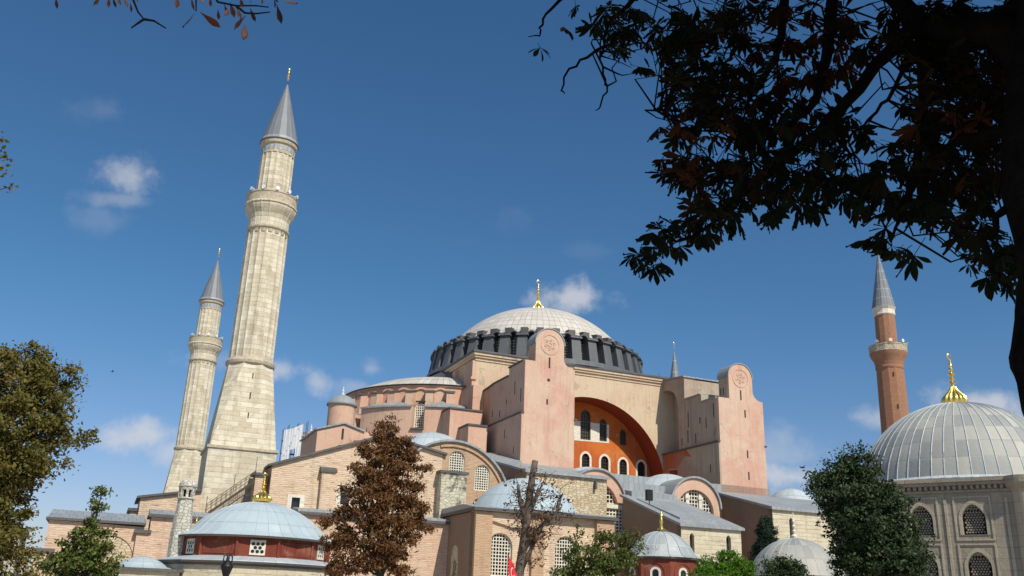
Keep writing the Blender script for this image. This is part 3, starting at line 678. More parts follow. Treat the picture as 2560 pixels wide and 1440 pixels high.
MB().plate(Wf(14.745), [(-24.38, 19.5), (-21.82, 19.5), (-21.82, 24.2), (-24.38, 24.0)], .15, .22).build('doorway', M['rust_plaster'], tr_)
MB().plate(Wf(14.745), [(-24.3, 19.5), (-22.9, 19.5), (-22.9, 22.6), (-24.3, 22.6)], .12, .16).build('door', M['slot_dark'], tr_)
for v, z0, z1 in ((-32.5, 29.6, 31.3), (-30.8, 30.6, 31.6), (-27.5, 30.5, 33), (-27.3, 28.0, 30), (-29.5, 27.6, 29.2), (-25.6, 27.8, 29), (-33.6, 22.5, 23.8), (-34.6, 31, 33.2)): slot(tr_, Wf(15.0 if z0 > 27.2 else 14.75), v, z0, z1, .2)
for v in (-34.6, -33.9): slot(tr_, Wf(17.05), v + .1, 34.8, 35.9, .16)

# ------------------------------------------------------------------ lower south range of the mosque
FV = -43.0
gab = [(-52.6, 0), (-31.9, 0), (-31.9, 19.65), (-39.6, 21.15), (-52.6, 16.45)]
sq = [(-49.95, 11.7, -49.0, 13.0), (-44.3, 12.6, -43.2, 14.6)]
MB().wall(S(FV), gab, [[(a, z0), (c, z0), (c, z1), (a, z1)] for a, z0, c, z1 in sq], .6).build('gabled_wall', M['pale_brick'], mosque)
b = MB(); b.prism(gab, 'y', FV + .6, -30); b.build('gallery_range', M['pink_brick'], mosque)
for a, z0, c, z1 in sq:
    p = MB().wall(S(FV - .04), [(a - .5, z0 - .35), (c + .5, z0 - .35), (c + .5, z1 + .3), (a - .5, z1 + .3)], [[(a, z0), (c, z0), (c, z1), (a, z1)]], .05).build('window', M['white_stone'], mosque)
    MB().plate(S(FV), [(a + .01, z0 + .01), (c - .01, z0 + .01), (c - .01, z1 - .01), (a + .01, z1 - .01)], .4, .45).build('pane', M['dark_glass'], p)
b = MB(); e = .26
for p, q in (((-53.1, 16.27), (-39.6, 21.15)), ((-39.6, 21.15), (-31.4, 19.55))):
    b.prism([p, q, (q[0], q[1] + e), (p[0], p[1] + e)], 'y', FV - .45, -29.5)
b.build('gable_roof', M['trim_lead'], mosque)
b = MB(); b.box(-46.9, -45.35, FV - .75, FV, 8, 16.1); bp = b.build('pilaster', M['pale_brick'], mosque)
MB().prism([(FV - .95, 16.1), (FV, 16.1), (FV, 16.8), (FV - .95, 16.4)], 'x', -47.1, -45.15).build('pilaster_cap', M['trim_lead'], bp)
# round-arched brick lunette wall
cxl, czl, rl = -30.45, 13.6, 7.75
hl = [(-29.92, 2.05, 16.9, 20.3), (-26.42, 2.0, 15.6, 18.85), (-26.5, 2.2, 10.5, 14.7)]
outl = [(-35.4, 0), (cxl + rl, 0)] + [p for p in seg(cxl, czl, rl, 0, 128, 32) if p[0] > -35.38]
MB().wall(S(FV + .06), outl, [arch(c, w, a, z) for c, w, a, z in hl], .9).build('lunette_wall', M['orange_brick'], mosque)
for c, w, a, z in hl: window(mosque, S(FV + .06), c, w, a, z, 6, 10, rev=.35, frame=.06, bar=.10)
b = MB()
b.prism(seg(cxl, czl, rl + .26, -2, 128, 34) + seg(cxl, czl, rl - .0, 128, -2, 34), 'y', FV - .35, -30); b.build('vault_roof', M['roof_lead'], mosque, smooth=True)
b = MB(); b.prism(seg(cxl, czl, rl - .35, 4, 104, 30) + seg(cxl, czl, rl - .62, 104, 4, 30), 'y', FV - .16, FV + .02); b.build('arch_moulding', M['orange_brick'], mosque)
b = MB(); b.box(-31.8, -22.8, FV + .95, -36, 0, 17.5); b.build('vault_body', M['orange_brick'], mosque)
b = MB(); b.box(-32.4, -29.05, FV - 1.5, FV, 6, 17.2); bp = b.build('stone_buttress', M['mossy_stone'], mosque)
b = MB(); b.box(-32.6, -28.85, FV - 1.7, FV, 17.2, 17.5); b.build('buttress_cap', M['trim_lead'], bp)
# terrace in front
b = MB(); b.box(-49.5, -31.0, -46.6, FV, 0, 11.15); b.build('terrace_wall', M['pink_brick'], mosque)
b = MB(); b.prism([(-47.0, 11.15), (FV, 11.15), (FV, 11.9), (-47.0, 11.4)], 'x', -49.8, -30.6); b.build('terrace_roof', M['roof_lead'], mosque)
b = MB(); b.box(-49.9, -30.6, -47.06, -46.6, 10.85, 11.15); b.build('terrace_eave', M['trim_lead'], mosque)
# rubble-stone block with lean-to roof
MB().prism([(-47, 0), (-36, 0), (-36, 20.4), (-47, 17.9)], 'x', -22.05, -10.7).build('stone_block', M['rubble_stone'], mosque)
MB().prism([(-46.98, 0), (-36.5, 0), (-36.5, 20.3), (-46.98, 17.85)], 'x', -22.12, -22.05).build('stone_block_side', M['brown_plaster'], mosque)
MB().prism([(-47.4, 17.82), (-36, 20.42), (-36, 20.7), (-47.4, 18.12)], 'x', -22.4, -10.4).build('lean_to_roof', M['roof_lead'], mosque)
b = MB(); b.box(-12.65, -12.4, -47.6, -47, 16.5, 17.5); b.build('rain_spout', M['trim_lead'], mosque)
# pink lunettes with three-light windows
def lunette(cx, cz, r, v0, zb, name):
    out = [(cx - r, zb), (cx + r, zb)] + seg(cx, cz, r, 0, 180, 26)
    ri = r - .95
    hole = [(cx - ri, cz - 2.6), (cx + ri, cz - 2.6)] + seg(cx, cz - .6, ri, 0, 180, 22)
    p = MB().wall(S(v0), out, [hole], 1.2).build(name, M['pink_plaster'], mosque)
    b = MB()
    for sx in (-1, 1): b.box(cx + sx * ri * .36 - .22, cx + sx * ri * .36 + .22, v0 + .35, v0 + .85, cz - 2.6, cz - .6 + ri * .86); b.box(cx + sx * ri * .36 - .36, cx + sx * ri * .36 + .36, v0 + .25, v0 + .95, cz - .6 + ri * .58, cz - .6 + ri * .70)
    b.box(cx - ri - .2, cx + ri + .2, v0 - .1, v0 + .9, cz - 2.9, cz - 2.55)
    b.build('mullions', M['white_stone'], p)
    fr = S(v0)
    g_ = MB(); o = np.array((0, v0 + .55, 0.0)); zb_ = cz - 2.55; zs = cz - .6
    n = 13
    for i in range(1, n):
        x = -ri + 2 * ri * i / n; top = zs + math.sqrt(ri * ri - x * x) - .02
        g_.wall((o, (1, 0, 0), (0, 1, 0)), [(cx + x - .06, zb_), (cx + x + .06, zb_), (cx + x + .06, top), (cx + x - .06, top)], [], .1)
    z = zb_
    while z < zs + ri - .1:
        hw = ri if z < zs else math.sqrt(max(0, ri * ri - (z + .1 - zs) ** 2))
        if hw > .2: g_.wall((o + np.array((0, .006, 0)), (1, 0, 0), (0, 1, 0)), [(cx - hw, z), (cx + hw, z), (cx + hw, z + .12), (cx - hw, z + .12)], [], .088)
        z += .5
    g_.build('lattice', M['white_stone'], p)
    MB().plate(fr, [(cx - ri, cz - 2.6), (cx + ri, cz - 2.6)] + seg(cx, cz - .6, ri, 0, 180, 20), .8, .85).build('pane', M['dark_glass'], p)
    b = MB(); b.prism(seg(cx, cz, r + .25, 0, 180, 26) + seg(cx, cz, r + .005, 180, 0, 26), 'y', v0 - .3, v0 + 5); b.build('barrel_roof', M['roof_lead'], p, smooth=True)
lunette(-11.2, 15.2, 4.1, -45.2, 10, 'lunette')
lunette(3.45, 15.5, 3.85, -46, 10, 'lunette')
b = MB()
for (z0, z1, uu0, uu1) in ((11.2, 14.4, -11.5, -8.6),):
    MB().wall(S(-46.2), [(uu0, z0 - .4), (uu1 + 1.6, z0 - .4), (uu1 + 1.6, z1 + .5), (uu0, z1 + .5)], [[(uu0 + .3, z0), (uu1 + 1.2, z0), (uu1 + 1.2, z1), (uu0 + .3, z1)]], .5).build('window_surround', M['white_stone'], mosque)
g_ = MB(); o = np.array((0, -45.9, 0.0))
for i in range(9): x = -11.1 + 3.7 * i / 8; g_.wall((o, (1, 0, 0), (0, 1, 0)), [(x - .08, 11.2), (x + .08, 11.2), (x + .08, 14.4), (x - .08, 14.4)], [], .1)
for k in range(8): z = 11.3 + .42 * k; g_.wall((o + np.array((0, .005, 0)), (1, 0, 0), (0, 1, 0)), [(-11.2, z), (-7.4, z), (-7.4, z + .16), (-11.2, z + .16)], [], .09)
p = g_.build('window', M['white_stone'], mosque); b = MB(); b.box(-11.2, -7.4, -45.72, -45.66, 11.2, 14.4); b.build('pane', M['dark_glass'], p)
b = MB(); b.box(-10.7, -6.8, -45.6, -38, 0, 15); b.build('bay_body', M['pink_brick'], mosque)
# lead-clad parapets between the lunettes
b = MB(); b.box(-7.0, 0.0, -46.9, -40, 0, 15.4); b.build('link_block', M['pink_brick'], mosque)
b = MB(); b.box(-7.0, -.05, -46.95, -44, 14.4, 16.7); b.prism([(-46.95, 16.7), (-44.0, 17.25), (-44, 16.7)], 'x', -7.05, 0.0); b.box(-7.0, 0, -44, -43.5, 16.7, 18.2); b.prism([(-43.5, 18.0), (-36, 19.2), (-36, 17.9), (-43.5, 16.8)], 'x', -7.0, 9)
b.build('lead_parapet', M['roof_lead'], mosque)
# far eastern end behind the tall stone block
MB().lathe(cap_prof(4.2, 18.0, 3.2), 36, c=(29.5, -34), uvn=18, rowh=2).build('aisle_dome', M['pale_lead'], mosque, smooth='all')
lunette(35.3, 15.2, 3.6, -40, 10, 'lunette')
b = MB(); b.box(24, 42, -38.7, -20, 0, 16.8); b.build('east_aisle_block', M['pink_plaster'], mosque)
# ------------------------------------------------------------------ minarets
def stone_minaret(c, zb, label, group):
    cu, cv = c
    root = thing('minaret', label, 'minaret', (cu, cv, 0), group)
    h = 3.95
    b = MB(); b.box(cu - h, cu + h, cv - h, cv + h, 0, 18.3); b.build('base', M['minaret_stone'], root)
    b = MB(); b.box(cu - h - .18, cu + h + .18, cv - h - .18, cv + h + .18, 18.3, 18.62); b.build('ledge', M['trim_stone'], root)
    # square foot drawn in to the round shaft
    tb = MB(); n = 48
    lo, hi = [], []
    for i in range(n):
        t = 2 * PI * (i + .5) / n; q = max(abs(math.cos(t)), abs(math.sin(t)))
        lo.append((cu + 3.85 * math.cos(t) / q, cv + 3.85 * math.sin(t) / q, 18.6)); hi.append((cu + 2.68 * math.cos(t), cv + 2.68 * math.sin(t), 29.2))
    md = [tuple(l + (q - l) * f for l, q in zip(a, b_)) for a, b_, f in zip(lo, hi, [.5] * n)]
    s_ = 3.86; rr_ = 2.68 / math.cos(PI / 8)
    cs = [(cu + s_ * x, cv + s_ * y, 18.6) for x, y in ((1, 1), (-1, 1), (-1, -1), (1, -1))]
    oc = [(cu + rr_ * math.cos(PI / 8 + PI / 4 * k), cv + rr_ * math.sin(PI / 8 + PI / 4 * k), 29.2) for k in range(8)]
    for k in range(4):
        a, b_ = oc[(2 * k) % 8], oc[(2 * k + 1) % 8]; e_ = oc[(2 * k + 2) % 8]
        tb.face([cs[k], b_, a], None); tb.face([cs[k], cs[(k + 1) % 4], e_, b_], None)
    tb.build('tapered_foot', M['minaret_stone'], root)
    NF = 18; per = 6
    def flute(i, k):
        m_ = i % per
        return {0: 1.025, 1: .985, 2: .968, 3: .966, 4: .968, 5: .985}[m_]
    MB().lathe([(2.7, 29.1), (3.0, 29.25), (3.05, 29.6), (2.82, 29.85), (2.72, 30.1)], 54, c=c).build('ring_moulding', M['trim_stone'], root, smooth=True)
    MB().lathe([(2.68, 30.0), (2.58, 47.6)], NF * per, c=c, rmod=flute).build('shaft', M['minaret_stone'], root)
    b = MB(); b.lathe([(2.62, 47.3), (2.80, 47.5), (2.80, 47.75), (2.62, 47.95)], 54, c=c)
    for i in range(NF):       # little scallops under the ring
        t = 2 * PI * (i + .5) / NF
        b.lathe([(2.60, 46.85), (2.68, 47.3)], 3, math.degrees(t) - 6, math.degrees(t) + 6, c=c)
    b.build('ring_moulding', M['trim_stone'], root)
    # balcony swelling out over flutes
    def gore(i, k): return 1 + (.018 if i % per == 0 else 0)
    MB().lathe([(2.55, 47.9), (2.6, 48.9), (2.78, 49.5), (3.12, 50.1), (3.28, 50.5), (3.28, 50.75), (3.42, 50.85), (3.42, 51.05), (3.3, 51.15)], NF * per, c=c, rmod=gore).build('balcony', M['minaret_stone'], root)
    b = MB(); b.lathe([(3.30, 51.1), (3.30, 52.25), (3.38, 52.3), (3.38, 52.48), (3.1, 52.5), (3.1, 51.1)], 54, c=c); b.lathe([(3.1, 51.2), (2.2, 51.25)], 40, c=c); b.build('parapet', M['trim_stone'], root)
    MB().lathe([(2.2, 51.2), (2.15, 59.0)], NF * per, c=c, rmod=flute).build('upper_shaft', M['minaret_stone'], root)
    b = MB()
    b.lathe([(2.2, 58.6), (2.2, 59.9)], 54, c=c); b.lathe([(2.2, 59.8), (2.42, 60.0), (2.5, 60.3), (2.5, 60.5)], 54, c=c); b.build('collar', M['trim_stone'], root, smooth=True)
    for i in range(22):
        b = MB(); t = 2 * PI * i / 22; fr = ((cu + 2.225 * math.cos(t), cv + 2.225 * math.sin(t), 0), (-math.sin(t), math.cos(t), 0), (-math.cos(t), -math.sin(t), 0))
        b.plate(fr, arch(0, .27, 59.05, 59.7, 6), -.012, .05)
        if math.cos(t - 4.3) > -.15: b.build('tile_panel', M['blue_tile'], root)
    MB().lathe([(2.45, 60.45), (2.62, 60.5), (2.62, 60.62), (2.55, 60.65)], 48, c=c).build('eave', M['dark_lead'], root)
    MB().lathe([(2.55, 60.6), (1.55, 64.6), (.75, 67.6), (.12, 70.1), (0, 70.15)], 18, c=c, uvn=18, rowh=12).build('spire', M['spire_lead'], root)
    finial(root, c, 69.8, 2.9, .62, bulb=False)
    for i, t in enumerate((-150, -118, -88, -60, -30, 20, 150)):
        t = math.radians(t); q = (cu + 3.25 * math.cos(t), cv + 3.25 * math.sin(t), 52.75)
        s_ = MB(); d_ = np.array((math.cos(t), math.sin(t), 0.0))
        s_.tube([np.array(q) - d_ * .3, np.array(q), np.array(q) + d_ * .28], [.07, .12, .27], 10); s_.tube([np.array(q), np.array(q) - (0, 0, .3)], .04, 5)
        s_.build('loudspeaker', M['white_metal'], root)
    return root
simple('blue_tile', (.22, .34, .52), .5, var=.2)
mn = stone_minaret((-55.78, -36.05), 0, 'tallest pale fluted stone minaret with square foot tapering into the shaft', 'pale stone minarets at the west end')
for i, (z0, z1, du) in enumerate(((27.2, 27.9, .15), (24.6, 25.4, .1), (22.2, 22.9, .15))):
    f = (z0 - 18.6) / 10.6; v = -36.05 - (3.85 + (2.68 - 3.85) * f)
    slot(mn, ((0, v, 0), (1, 0, 0), (0, 1, 0)), -55.78 + du, z0, z1, .13)
stone_minaret((-56.5, 42.5), 0, 'farther smaller looking pale stone minaret showing behind the nearest one', 'pale stone minarets at the west end')

def brick_minaret(c, label):
    cu, cv = c; root = thing('minaret', label, 'minaret', (cu, cv, 0))
    n = 12
    MB().box(cu - 2.9, cu + 2.9, cv - 2.9, cv + 2.9, 0, 17).build('base', M['pale_brick'], root)
    MB().lathe([(2.9, 17), (2.42, 23), (2.15, 41.6)], n, a0=8, a1=368, c=c).build('shaft', M['red_brick'], root)
    MB().lathe([(2.15, 41.5), (2.25, 41.7), (2.25, 42.0), (2.2, 42.1), (2.3, 42.5), (2.35, 42.9), (2.75, 43.6), (2.95, 44.1), (3.0, 44.35)], 24, c=c).build('corbel', M['red_brick'], root, smooth=True)
    b = MB(); b.lathe([(3.02, 44.3), (3.08, 44.4), (3.02, 44.5), (3.02, 45.35), (3.1, 45.42), (3.1, 45.6), (2.85, 45.6), (2.85, 44.4), (1.5, 44.4)], n, a0=8, a1=368, c=c); b.build('parapet', M['trim_stone'], root)
    b = MB()
    for i in range(n):
        t = math.radians(8 + 360 / n * (i + .5)); r = 3.02 * math.cos(PI / n); fr = ((cu + r * math.cos(t), cv + r * math.sin(t), 0), (-math.sin(t), math.cos(t), 0), (-math.cos(t), -math.sin(t), 0))
        b.wall(((fr[0][0] + .03 * math.cos(t), fr[0][1] + .03 * math.sin(t), 0), fr[1], fr[2]), [(-.58, 44.58), (.58, 44.58), (.58, 45.28), (-.58, 45.28)], [[(-.42, 44.7), (.42, 44.7), (.42, 45.16), (-.42, 45.16)]], .04)
    b.build('parapet_panels', M['trim_stone'], root)
    MB().lathe([(1.72, 44.4), (1.62, 51.0)], n, a0=8, a1=368, c=c).build('upper_shaft', M['red_brick'], root)
    MB().lathe([(1.66, 50.9), (1.8, 51.1), (1.74, 51.3), (1.74, 51.9), (1.95, 52.2), (1.95, 52.35)], n, a0=8, a1=368, c=c).build('collar', M['white_stone'], root)
    MB().lathe([(2.0, 52.3), (1.9, 52.55), (.10, 62.3), (0, 62.4)], n, a0=8, a1=368, c=c, uvn=12, rowh=1.7).build('spire', M['spire_lead'], root)
    finial(root, c, 62.1, 2.6, .5, bulb=False)
    for t in (-165, -125, -85, -40):
        t = math.radians(t); q = np.array((cu + 2.95 * math.cos(t), cv + 2.95 * math.sin(t), 45.95)); d_ = np.array((math.cos(t), math.sin(t), 0.0))
        MB().tube([q - d_ * .3, q, q + d_ * .28], [.07, .12, .30], 10).build('loudspeaker', M['white_metal'], root)
    for z0, t in ((40.0, -122), (34.6, -118)):
        t = math.radians(t); r = 2.2 if z0 > 38 else 2.3; fr = ((cu + r * math.cos(t), cv + r * math.sin(t), 0), (-math.sin(t), math.cos(t), 0), (-math.cos(t), -math.sin(t), 0))
        slot(root, fr, 0, z0, z0 + .7, .16)
brick_minaret((46.85, -39.9), 'slender red brick minaret with white balcony and lead cone behind the big grey dome')
p = at(1687, 945, 225); c = (p[0], p[1]); zt = at(1687, 880, 225)[2]
root = thing('minaret', 'distant minaret with only its slim lead spire and gold tip showing over the roofs', 'minaret', (c[0], c[1], 0))
MB().lathe([(2.6, 0), (2.3, p[2] - 6), (2.1, p[2] - 3)], 16, c=c).build('shaft', M['minaret_stone'], root)
MB().lathe([(2.2, p[2] - 4.5), (1.15, p[2]), (.12, zt), (0, zt + .1)], 12, c=c, uvn=12, rowh=3).build('spire', M['spire_lead'], root)
finial(root, c, zt - .1, 2.6, .5, bulb=False)

# ------------------------------------------------------------------ annexes along the south side
# brick vestibule with a broad lead dome
ves = thing('brick_annex', 'low brick annex with wide pale lead dome and big arched lattice windows', 'building', (-23, -50, 0))
u0, u1, v0 = -31.8, -14.35, -55.0
wi = [(-28.55, 2.95, 5.0, 9.65), (-20.4, 2.75, 5.0, 9.8)]
MB().wall(S(v0), [(u0, 0), (u1, 0), (u1, 11.85), (u0, 11.85)], [arch(c, w, a, z) for c, w, a, z in wi], 1.0).build('front_wall', M['pale_brick'], ves)
for c, w, a, z in wi: window(ves, S(v0), c, w, a, z, 8, 12, rev=.5, frame=.06, bar=.10)
b = MB(); b.box(u0 + .06, u1, v0 + 1.0, -43.6, 0, 11.8); b.build('body', M['pale_brick'], ves)
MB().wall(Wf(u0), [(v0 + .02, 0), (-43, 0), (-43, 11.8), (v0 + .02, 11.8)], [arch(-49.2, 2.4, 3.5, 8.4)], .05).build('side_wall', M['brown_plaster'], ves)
MB().plate(Wf(u0), arch(-49.2, 2.4, 3.5, 8.4), .03, .055).build('blind_arch', M['mossy_stone'], ves)
for a_, c_, e_ in ((u0 - .01, u0 + 2.0, .55), (-24.9, -23.4, .5), (u1 - 2.3, u1 + .01, .5)): MB().box(a_, c_, v0 - e_, v0, 0, 11.8).build('pilaster', M['orange_brick'], ves)
b = MB(); b.prism([(-27.2, 10.3), (-24.9, 10.3), (-24.9, 11.82), (u0 + 2, 11.82), (u0 + 2, 10.9)], 'y', v0 - .3, v0); b.build('arch_spandrel', M['pale_brick'], ves)
b = MB(); b.box(u0 - .35, u1 + .4, v0 - .95, -43.2, 11.85, 12.2); b.build('eave', M['trim_lead'], ves)
b = MB(); b.prism([(v0 - .9, 12.2), (-43.3, 12.2), (-43.3, 12.8), (v0 + 3.0, 12.8)], 'x', u0 - .3, u1 + .3); b.build('roof', M['roof_lead'], ves)
MB().lathe([(6.9, 12.4)] + cap_prof(6.5, 12.7, 4.1, 16), 56, c=(-23.0, -48.6), uvn=40, rowh=2.4).build('dome', M['blue_lead'], ves, smooth='all') if 'blue_lead' in M else None
# stone buttress house with sloping lead roof
hs1 = thing('buttress_house', 'cream stone house with long sloping lead roof and two narrow pointed windows', 'building', (-4, -54, 0))
u0, u1, v0 = -8.1, .25, -60.0
la = [(-6.65, .62, 3.0, 10.7), (-1.55, .66, 3.0, 10.75)]
MB().wall(S(v0), [(u0, 0), (u1, 0), (u1, 11.4), (u0, 11.5)], [arch(c, w, a, z, pointed=.35) for c, w, a, z in la], .8).build('front_wall', M['ashlar'], hs1)
for c, w, a, z in la: MB().plate(S(v0), arch(c, w - .01, a + .01, z - .01, pointed=.35), .55, .6).build('window', M['slot_dark'], hs1)
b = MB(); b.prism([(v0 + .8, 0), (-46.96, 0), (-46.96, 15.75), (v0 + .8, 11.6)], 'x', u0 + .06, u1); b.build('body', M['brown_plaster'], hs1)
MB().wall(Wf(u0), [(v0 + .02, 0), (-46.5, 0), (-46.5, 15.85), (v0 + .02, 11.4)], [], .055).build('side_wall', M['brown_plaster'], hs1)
b = MB(); b.prism([(v0 - .35, 11.38), (-46.2, 16.0), (-46.2, 16.3), (v0 - .35, 11.68)], 'x', u0 - .3, u1 + .35); b.build('roof', M['roof_lead'], hs1)
b = MB(); b.prism([(v0 + 1.6, 12.18), (-48.6, 15.3), (-48.6, 15.62), (v0 + 1.6, 12.55)], 'x', u0 + .9, u1 - 1.2); b.build('raised_roof', M['roof_lead'], hs1)
# tall eastern block
hs2 = thing('buttress_house', 'tall cream stone block beside the cypress with a narrow slit window and shaded brown side', 'building', (18, -47, 0))
u0, u1, v0 = 10.6, 30.0, -53.0
la = [(13.55, .62, 8.0, 14.3)]
MB().wall(S(v0), [(u0, 0), (u1, 0), (u1, 15.0), (u0, 15.25)], [arch(c, w, a, z, pointed=.35) for c, w, a, z in la], .8).build('front_wall', M['ashlar'], hs2)
for c, w, a, z in la: MB().plate(S(v0), arch(c, w - .01, a + .01, z - .01, pointed=.35), .55, .6).build('window', M['slot_dark'], hs2)
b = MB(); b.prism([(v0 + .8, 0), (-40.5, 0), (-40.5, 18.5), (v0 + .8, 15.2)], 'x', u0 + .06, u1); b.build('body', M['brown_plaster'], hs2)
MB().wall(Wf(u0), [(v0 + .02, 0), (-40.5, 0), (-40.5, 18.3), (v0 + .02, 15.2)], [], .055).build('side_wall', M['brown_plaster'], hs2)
b = MB(); b.prism([(v0 - .4, 15.15), (-40, 18.5), (-40, 18.8), (v0 - .4, 15.5)], 'x', u0 - .35, u1 + .3); b.build('roof', M['roof_lead'], hs2)
# long low brick range to the west
lr = thing('brick_range', 'long low brick range with lead roof edge behind the small green tree', 'building', (-68, -47, 0))
v0 = -50.0
hole = arch(-68.5, 4.6, 1.5, 7.2, 14)
MB().wall(S(v0), [(-74.4, 0), (-65.6, 0), (-65.6, 8.2), (-74.4, 8.35)], [hole], .35).build('front_wall', M['pink_brick'], lr)
MB().plate(S(v0), hole, .12, .3).build('blind_arch', M['rubble_stone'], lr)
b = MB(); b.box(-74.35, -65.6, v0 + .35, -43, 0, 8.2); b.box(-65.1, -50.3, v0 - .6, -46.7, 0, 9.2); b.build('body', M['pink_brick'], lr)
b = MB(); b.box(-74.7, -65.5, v0 - .4, -42.9, 8.35, 8.6); b.box(-65.4, -50.0, v0 - 1.0, -46.6, 9.2, 9.5); b.build('roof_edge', M['trim_lead'], lr)
b = MB(); b.prism([(v0 - .3, 8.6), (-43, 8.6), (-43, 9.9)], 'x', -74.6, -65.5); b.prism([(v0 - .9, 9.5), (-46.6, 9.5), (-46.6, 10.3)], 'x', -65.3, -50.1); b.build('roof', M['roof_lead'], lr)
b = MB(); b.box(-66.25, -65.1, v0 - .55, v0 + 2, 0, 7.55); bp = b.build('pier', M['pink_brick'], lr)
b = MB(); b.box(-66.5, -64.9, v0 - .8, v0 + 2, 7.55, 7.9); b.build('pier_cap', M['trim_lead'], bp)
MB().box(-75.2, -73.6, v0 - .8, v0, 0, 5.3).build('corner_pier', M['pink_brick'], lr)
MB().box(-75.4, -73.4, v0 - 1.0, v0, 5.3, 5.6).build('corner_pier_cap', M['trim_lead'], lr)
# pale gabled block between the range and the minarets
pb = thing('gabled_annex', 'pale brick block with sloping parapet under the two stone minarets', 'building', (-63, -39, 0))
MB().prism([(-66.2, 0), (-59.9, 0), (-59.9, 12.95), (-66.2, 11.75)], 'y', -42, -34).build('body', M['pale_brick'], pb)
MB().prism([(-66.6, 11.7), (-59.9, 12.98), (-59.9, 13.22), (-66.6, 11.95)], 'y', -42.4, -33.8).build('parapet', M['trim_lead'], pb)
MB().box(-67.0, -66.2, -41.0, -35, 0, 10.4).build('side_pier', M['pale_brick'], pb)
MB().box(-67.3, -66.2, -41.3, -35, 10.4, 10.7).build('side_pier_cap', M['trim_lead'], pb)
# white shed at the far left end of the range
ws = thing('plastered_hut', 'small whitewashed hut just past the left end of the low brick range', 'hut', (-79, -42, 0))
MB().prism([(-80.5, 0), (-76.9, 0), (-76.9, 7.4), (-80.5, 7.1)], 'y', -46, -38).build('walls', M['white_rubble'], ws)
MB().prism([(-80.7, 7.1), (-76.7, 7.42), (-76.7, 7.6), (-80.7, 7.3)], 'y', -46.3, -37.8).build('roof', M['roof_lead'], ws)
# brick pier next to minaret foot and steel stairs
pr = thing('brick_pier', 'narrow shaded brick pier at the top of the steel stairs beside the minaret', 'pier', (-53.5, -42, 0))
MB().box(-54.3, -53.15, -42.6, -40.6, 0, 15.2).build('shaft', M['pink_brick'], pr)
MB().prism([(-54.6, 15.2), (-53.0, 15.2), (-53.0, 15.5), (-54.6, 15.5)], 'y', -42.9, -40.4).build('cap', M['trim_lead'], pr)
st = thing('staircase', 'rusty steel staircase with handrails climbing across the foot of the minaret', 'stairs', (-56.5, -42, 0))
b = MB()
for v in (-42.9, -41.9): b.prism([(-59.2, 10.55), (-54.35, 14.65), (-54.35, 14.3), (-59.2, 10.2)], 'y', v - .03, v + .03)
b.build('stringer', M['rust_iron'], st)
b = MB()
for i in range(24):
    f = (i + .5) / 24; b.box(-59.1 + 4.7 * f - .13, -59.1 + 4.7 * f + .13, -42.87, -41.93, 10.5 + 4.0 * f, 10.54 + 4.0 * f)
b.build('treads', M['rust_iron'], st)
b = MB()
for v in (-42.9, -41.9):
    for dz in (.45, .8, 1.1): b.tube([(-59.2, v, 10.5 + dz), (-54.35, v, 14.6 + dz)], .025, 4)
    for i in range(11):
        f = i / 10; b.tube([(-59.2 + 4.85 * f, v, 10.5 + 4.1 * f), (-59.2 + 4.85 * f, v, 11.6 + 4.1 * f)], .028, 4)
    for i in range(26):
        f = i / 25; b.tube([(-59.2 + 4.85 * f, v, 9.6 + 4.1 * f), (-59.2 + 4.85 * f, v, 10.4 + 4.1 * f)], .022, 4)
    b.tube([(-59.2, v, 9.55), (-54.35, v, 13.65)], .04, 4)
b.build('railing', M['rust_iron'], st)
MB().box(-60.0, -58.9, -43.2, -41.6, 9.6, 10.45).build('landing', M['pale_brick'], st)
for (x, z0, z1) in ((-59.3, 10.4, 12.4), (-56.6, 12.7, 15.0), (-54.4, 14.4, 17.2)): MB().tube([(x, -42.9, z0), (x, -42.9, z1)], .035, 5).build('post', M['rust_iron'], st)

# scaffold with white sheeting behind the gallery
sc = thing('scaffold', 'scaffolding hung with torn white sheets on the roof behind the minaret', 'scaffolding', (-42.5, 6, 22))
sa, sb_ = at(706, 1140, 160), at(768, 1130, 160)
U0, U1, Vs = sa[0], sb_[0] - .6, 6.0
P1, P2 = at(712, 1072, 160), at(752, 1058, 160); zt0, zt1 = P1[2], P2[2]
sh = MB()
def sheet(u0, u1, z00, z01, z10, z11, v, nx=10):
    for i in range(nx):
        a, c = i / nx, (i + 1) / nx
        def q(f, lo): return (u0 + (u1 - u0) * f, v + .12 * math.sin(f * 23 + lo), (z00 + (z01 - z00) * f) if lo else (z10 + (z11 - z10) * f))
        sh.face([q(a, 1), q(c, 1), q(c, 0), q(a, 0)])
sheet(U0, U0 + 1.3, 22, 22, zt0, zt0 + .4, Vs); sheet(U0 + 1.3, U1 - .2, 25.8, 26.4, zt0 + .4, zt1 + .2, Vs); sheet(U1 - 1.2, U1 + .4, 22, 22, 26.4, 27.0, Vs - .3)
sh.build('sheeting', M['white_sheet'], sc)
b = MB()
for i in range(6):
    u = U0 + (U1 + .6 - U0) * i / 5
    for v in (Vs + .15, Vs + 1.4): b.tube([(u, v, 20), (u, v, zt0 + (zt1 - zt0) * i / 5 + (.8 if i % 2 else .3))], .05, 5)
for z in (23, 25.2, 27.4, 29.0):
    for v in (Vs + .15, Vs + 1.4): b.tube([(U0, v, z), (U1 + .6, v, z)], .05, 5)
b.tube([(U0 + .3, Vs + .1, 24.5), (U1 - .6, Vs + .1, zt1)], .05, 5)
b.build('poles', M['rust_iron'], sc)
b = MB()
for z in (23.05, 25.25, 27.45): b.box(U0, U1 + .6, Vs + .15, Vs + 1.4, z, z + .06)
b.box(U1 - .3, U1 + .7, Vs - .2, Vs + .2, 28.2, 28.35)
b.build('planks', M['scaffold_wood'], sc)

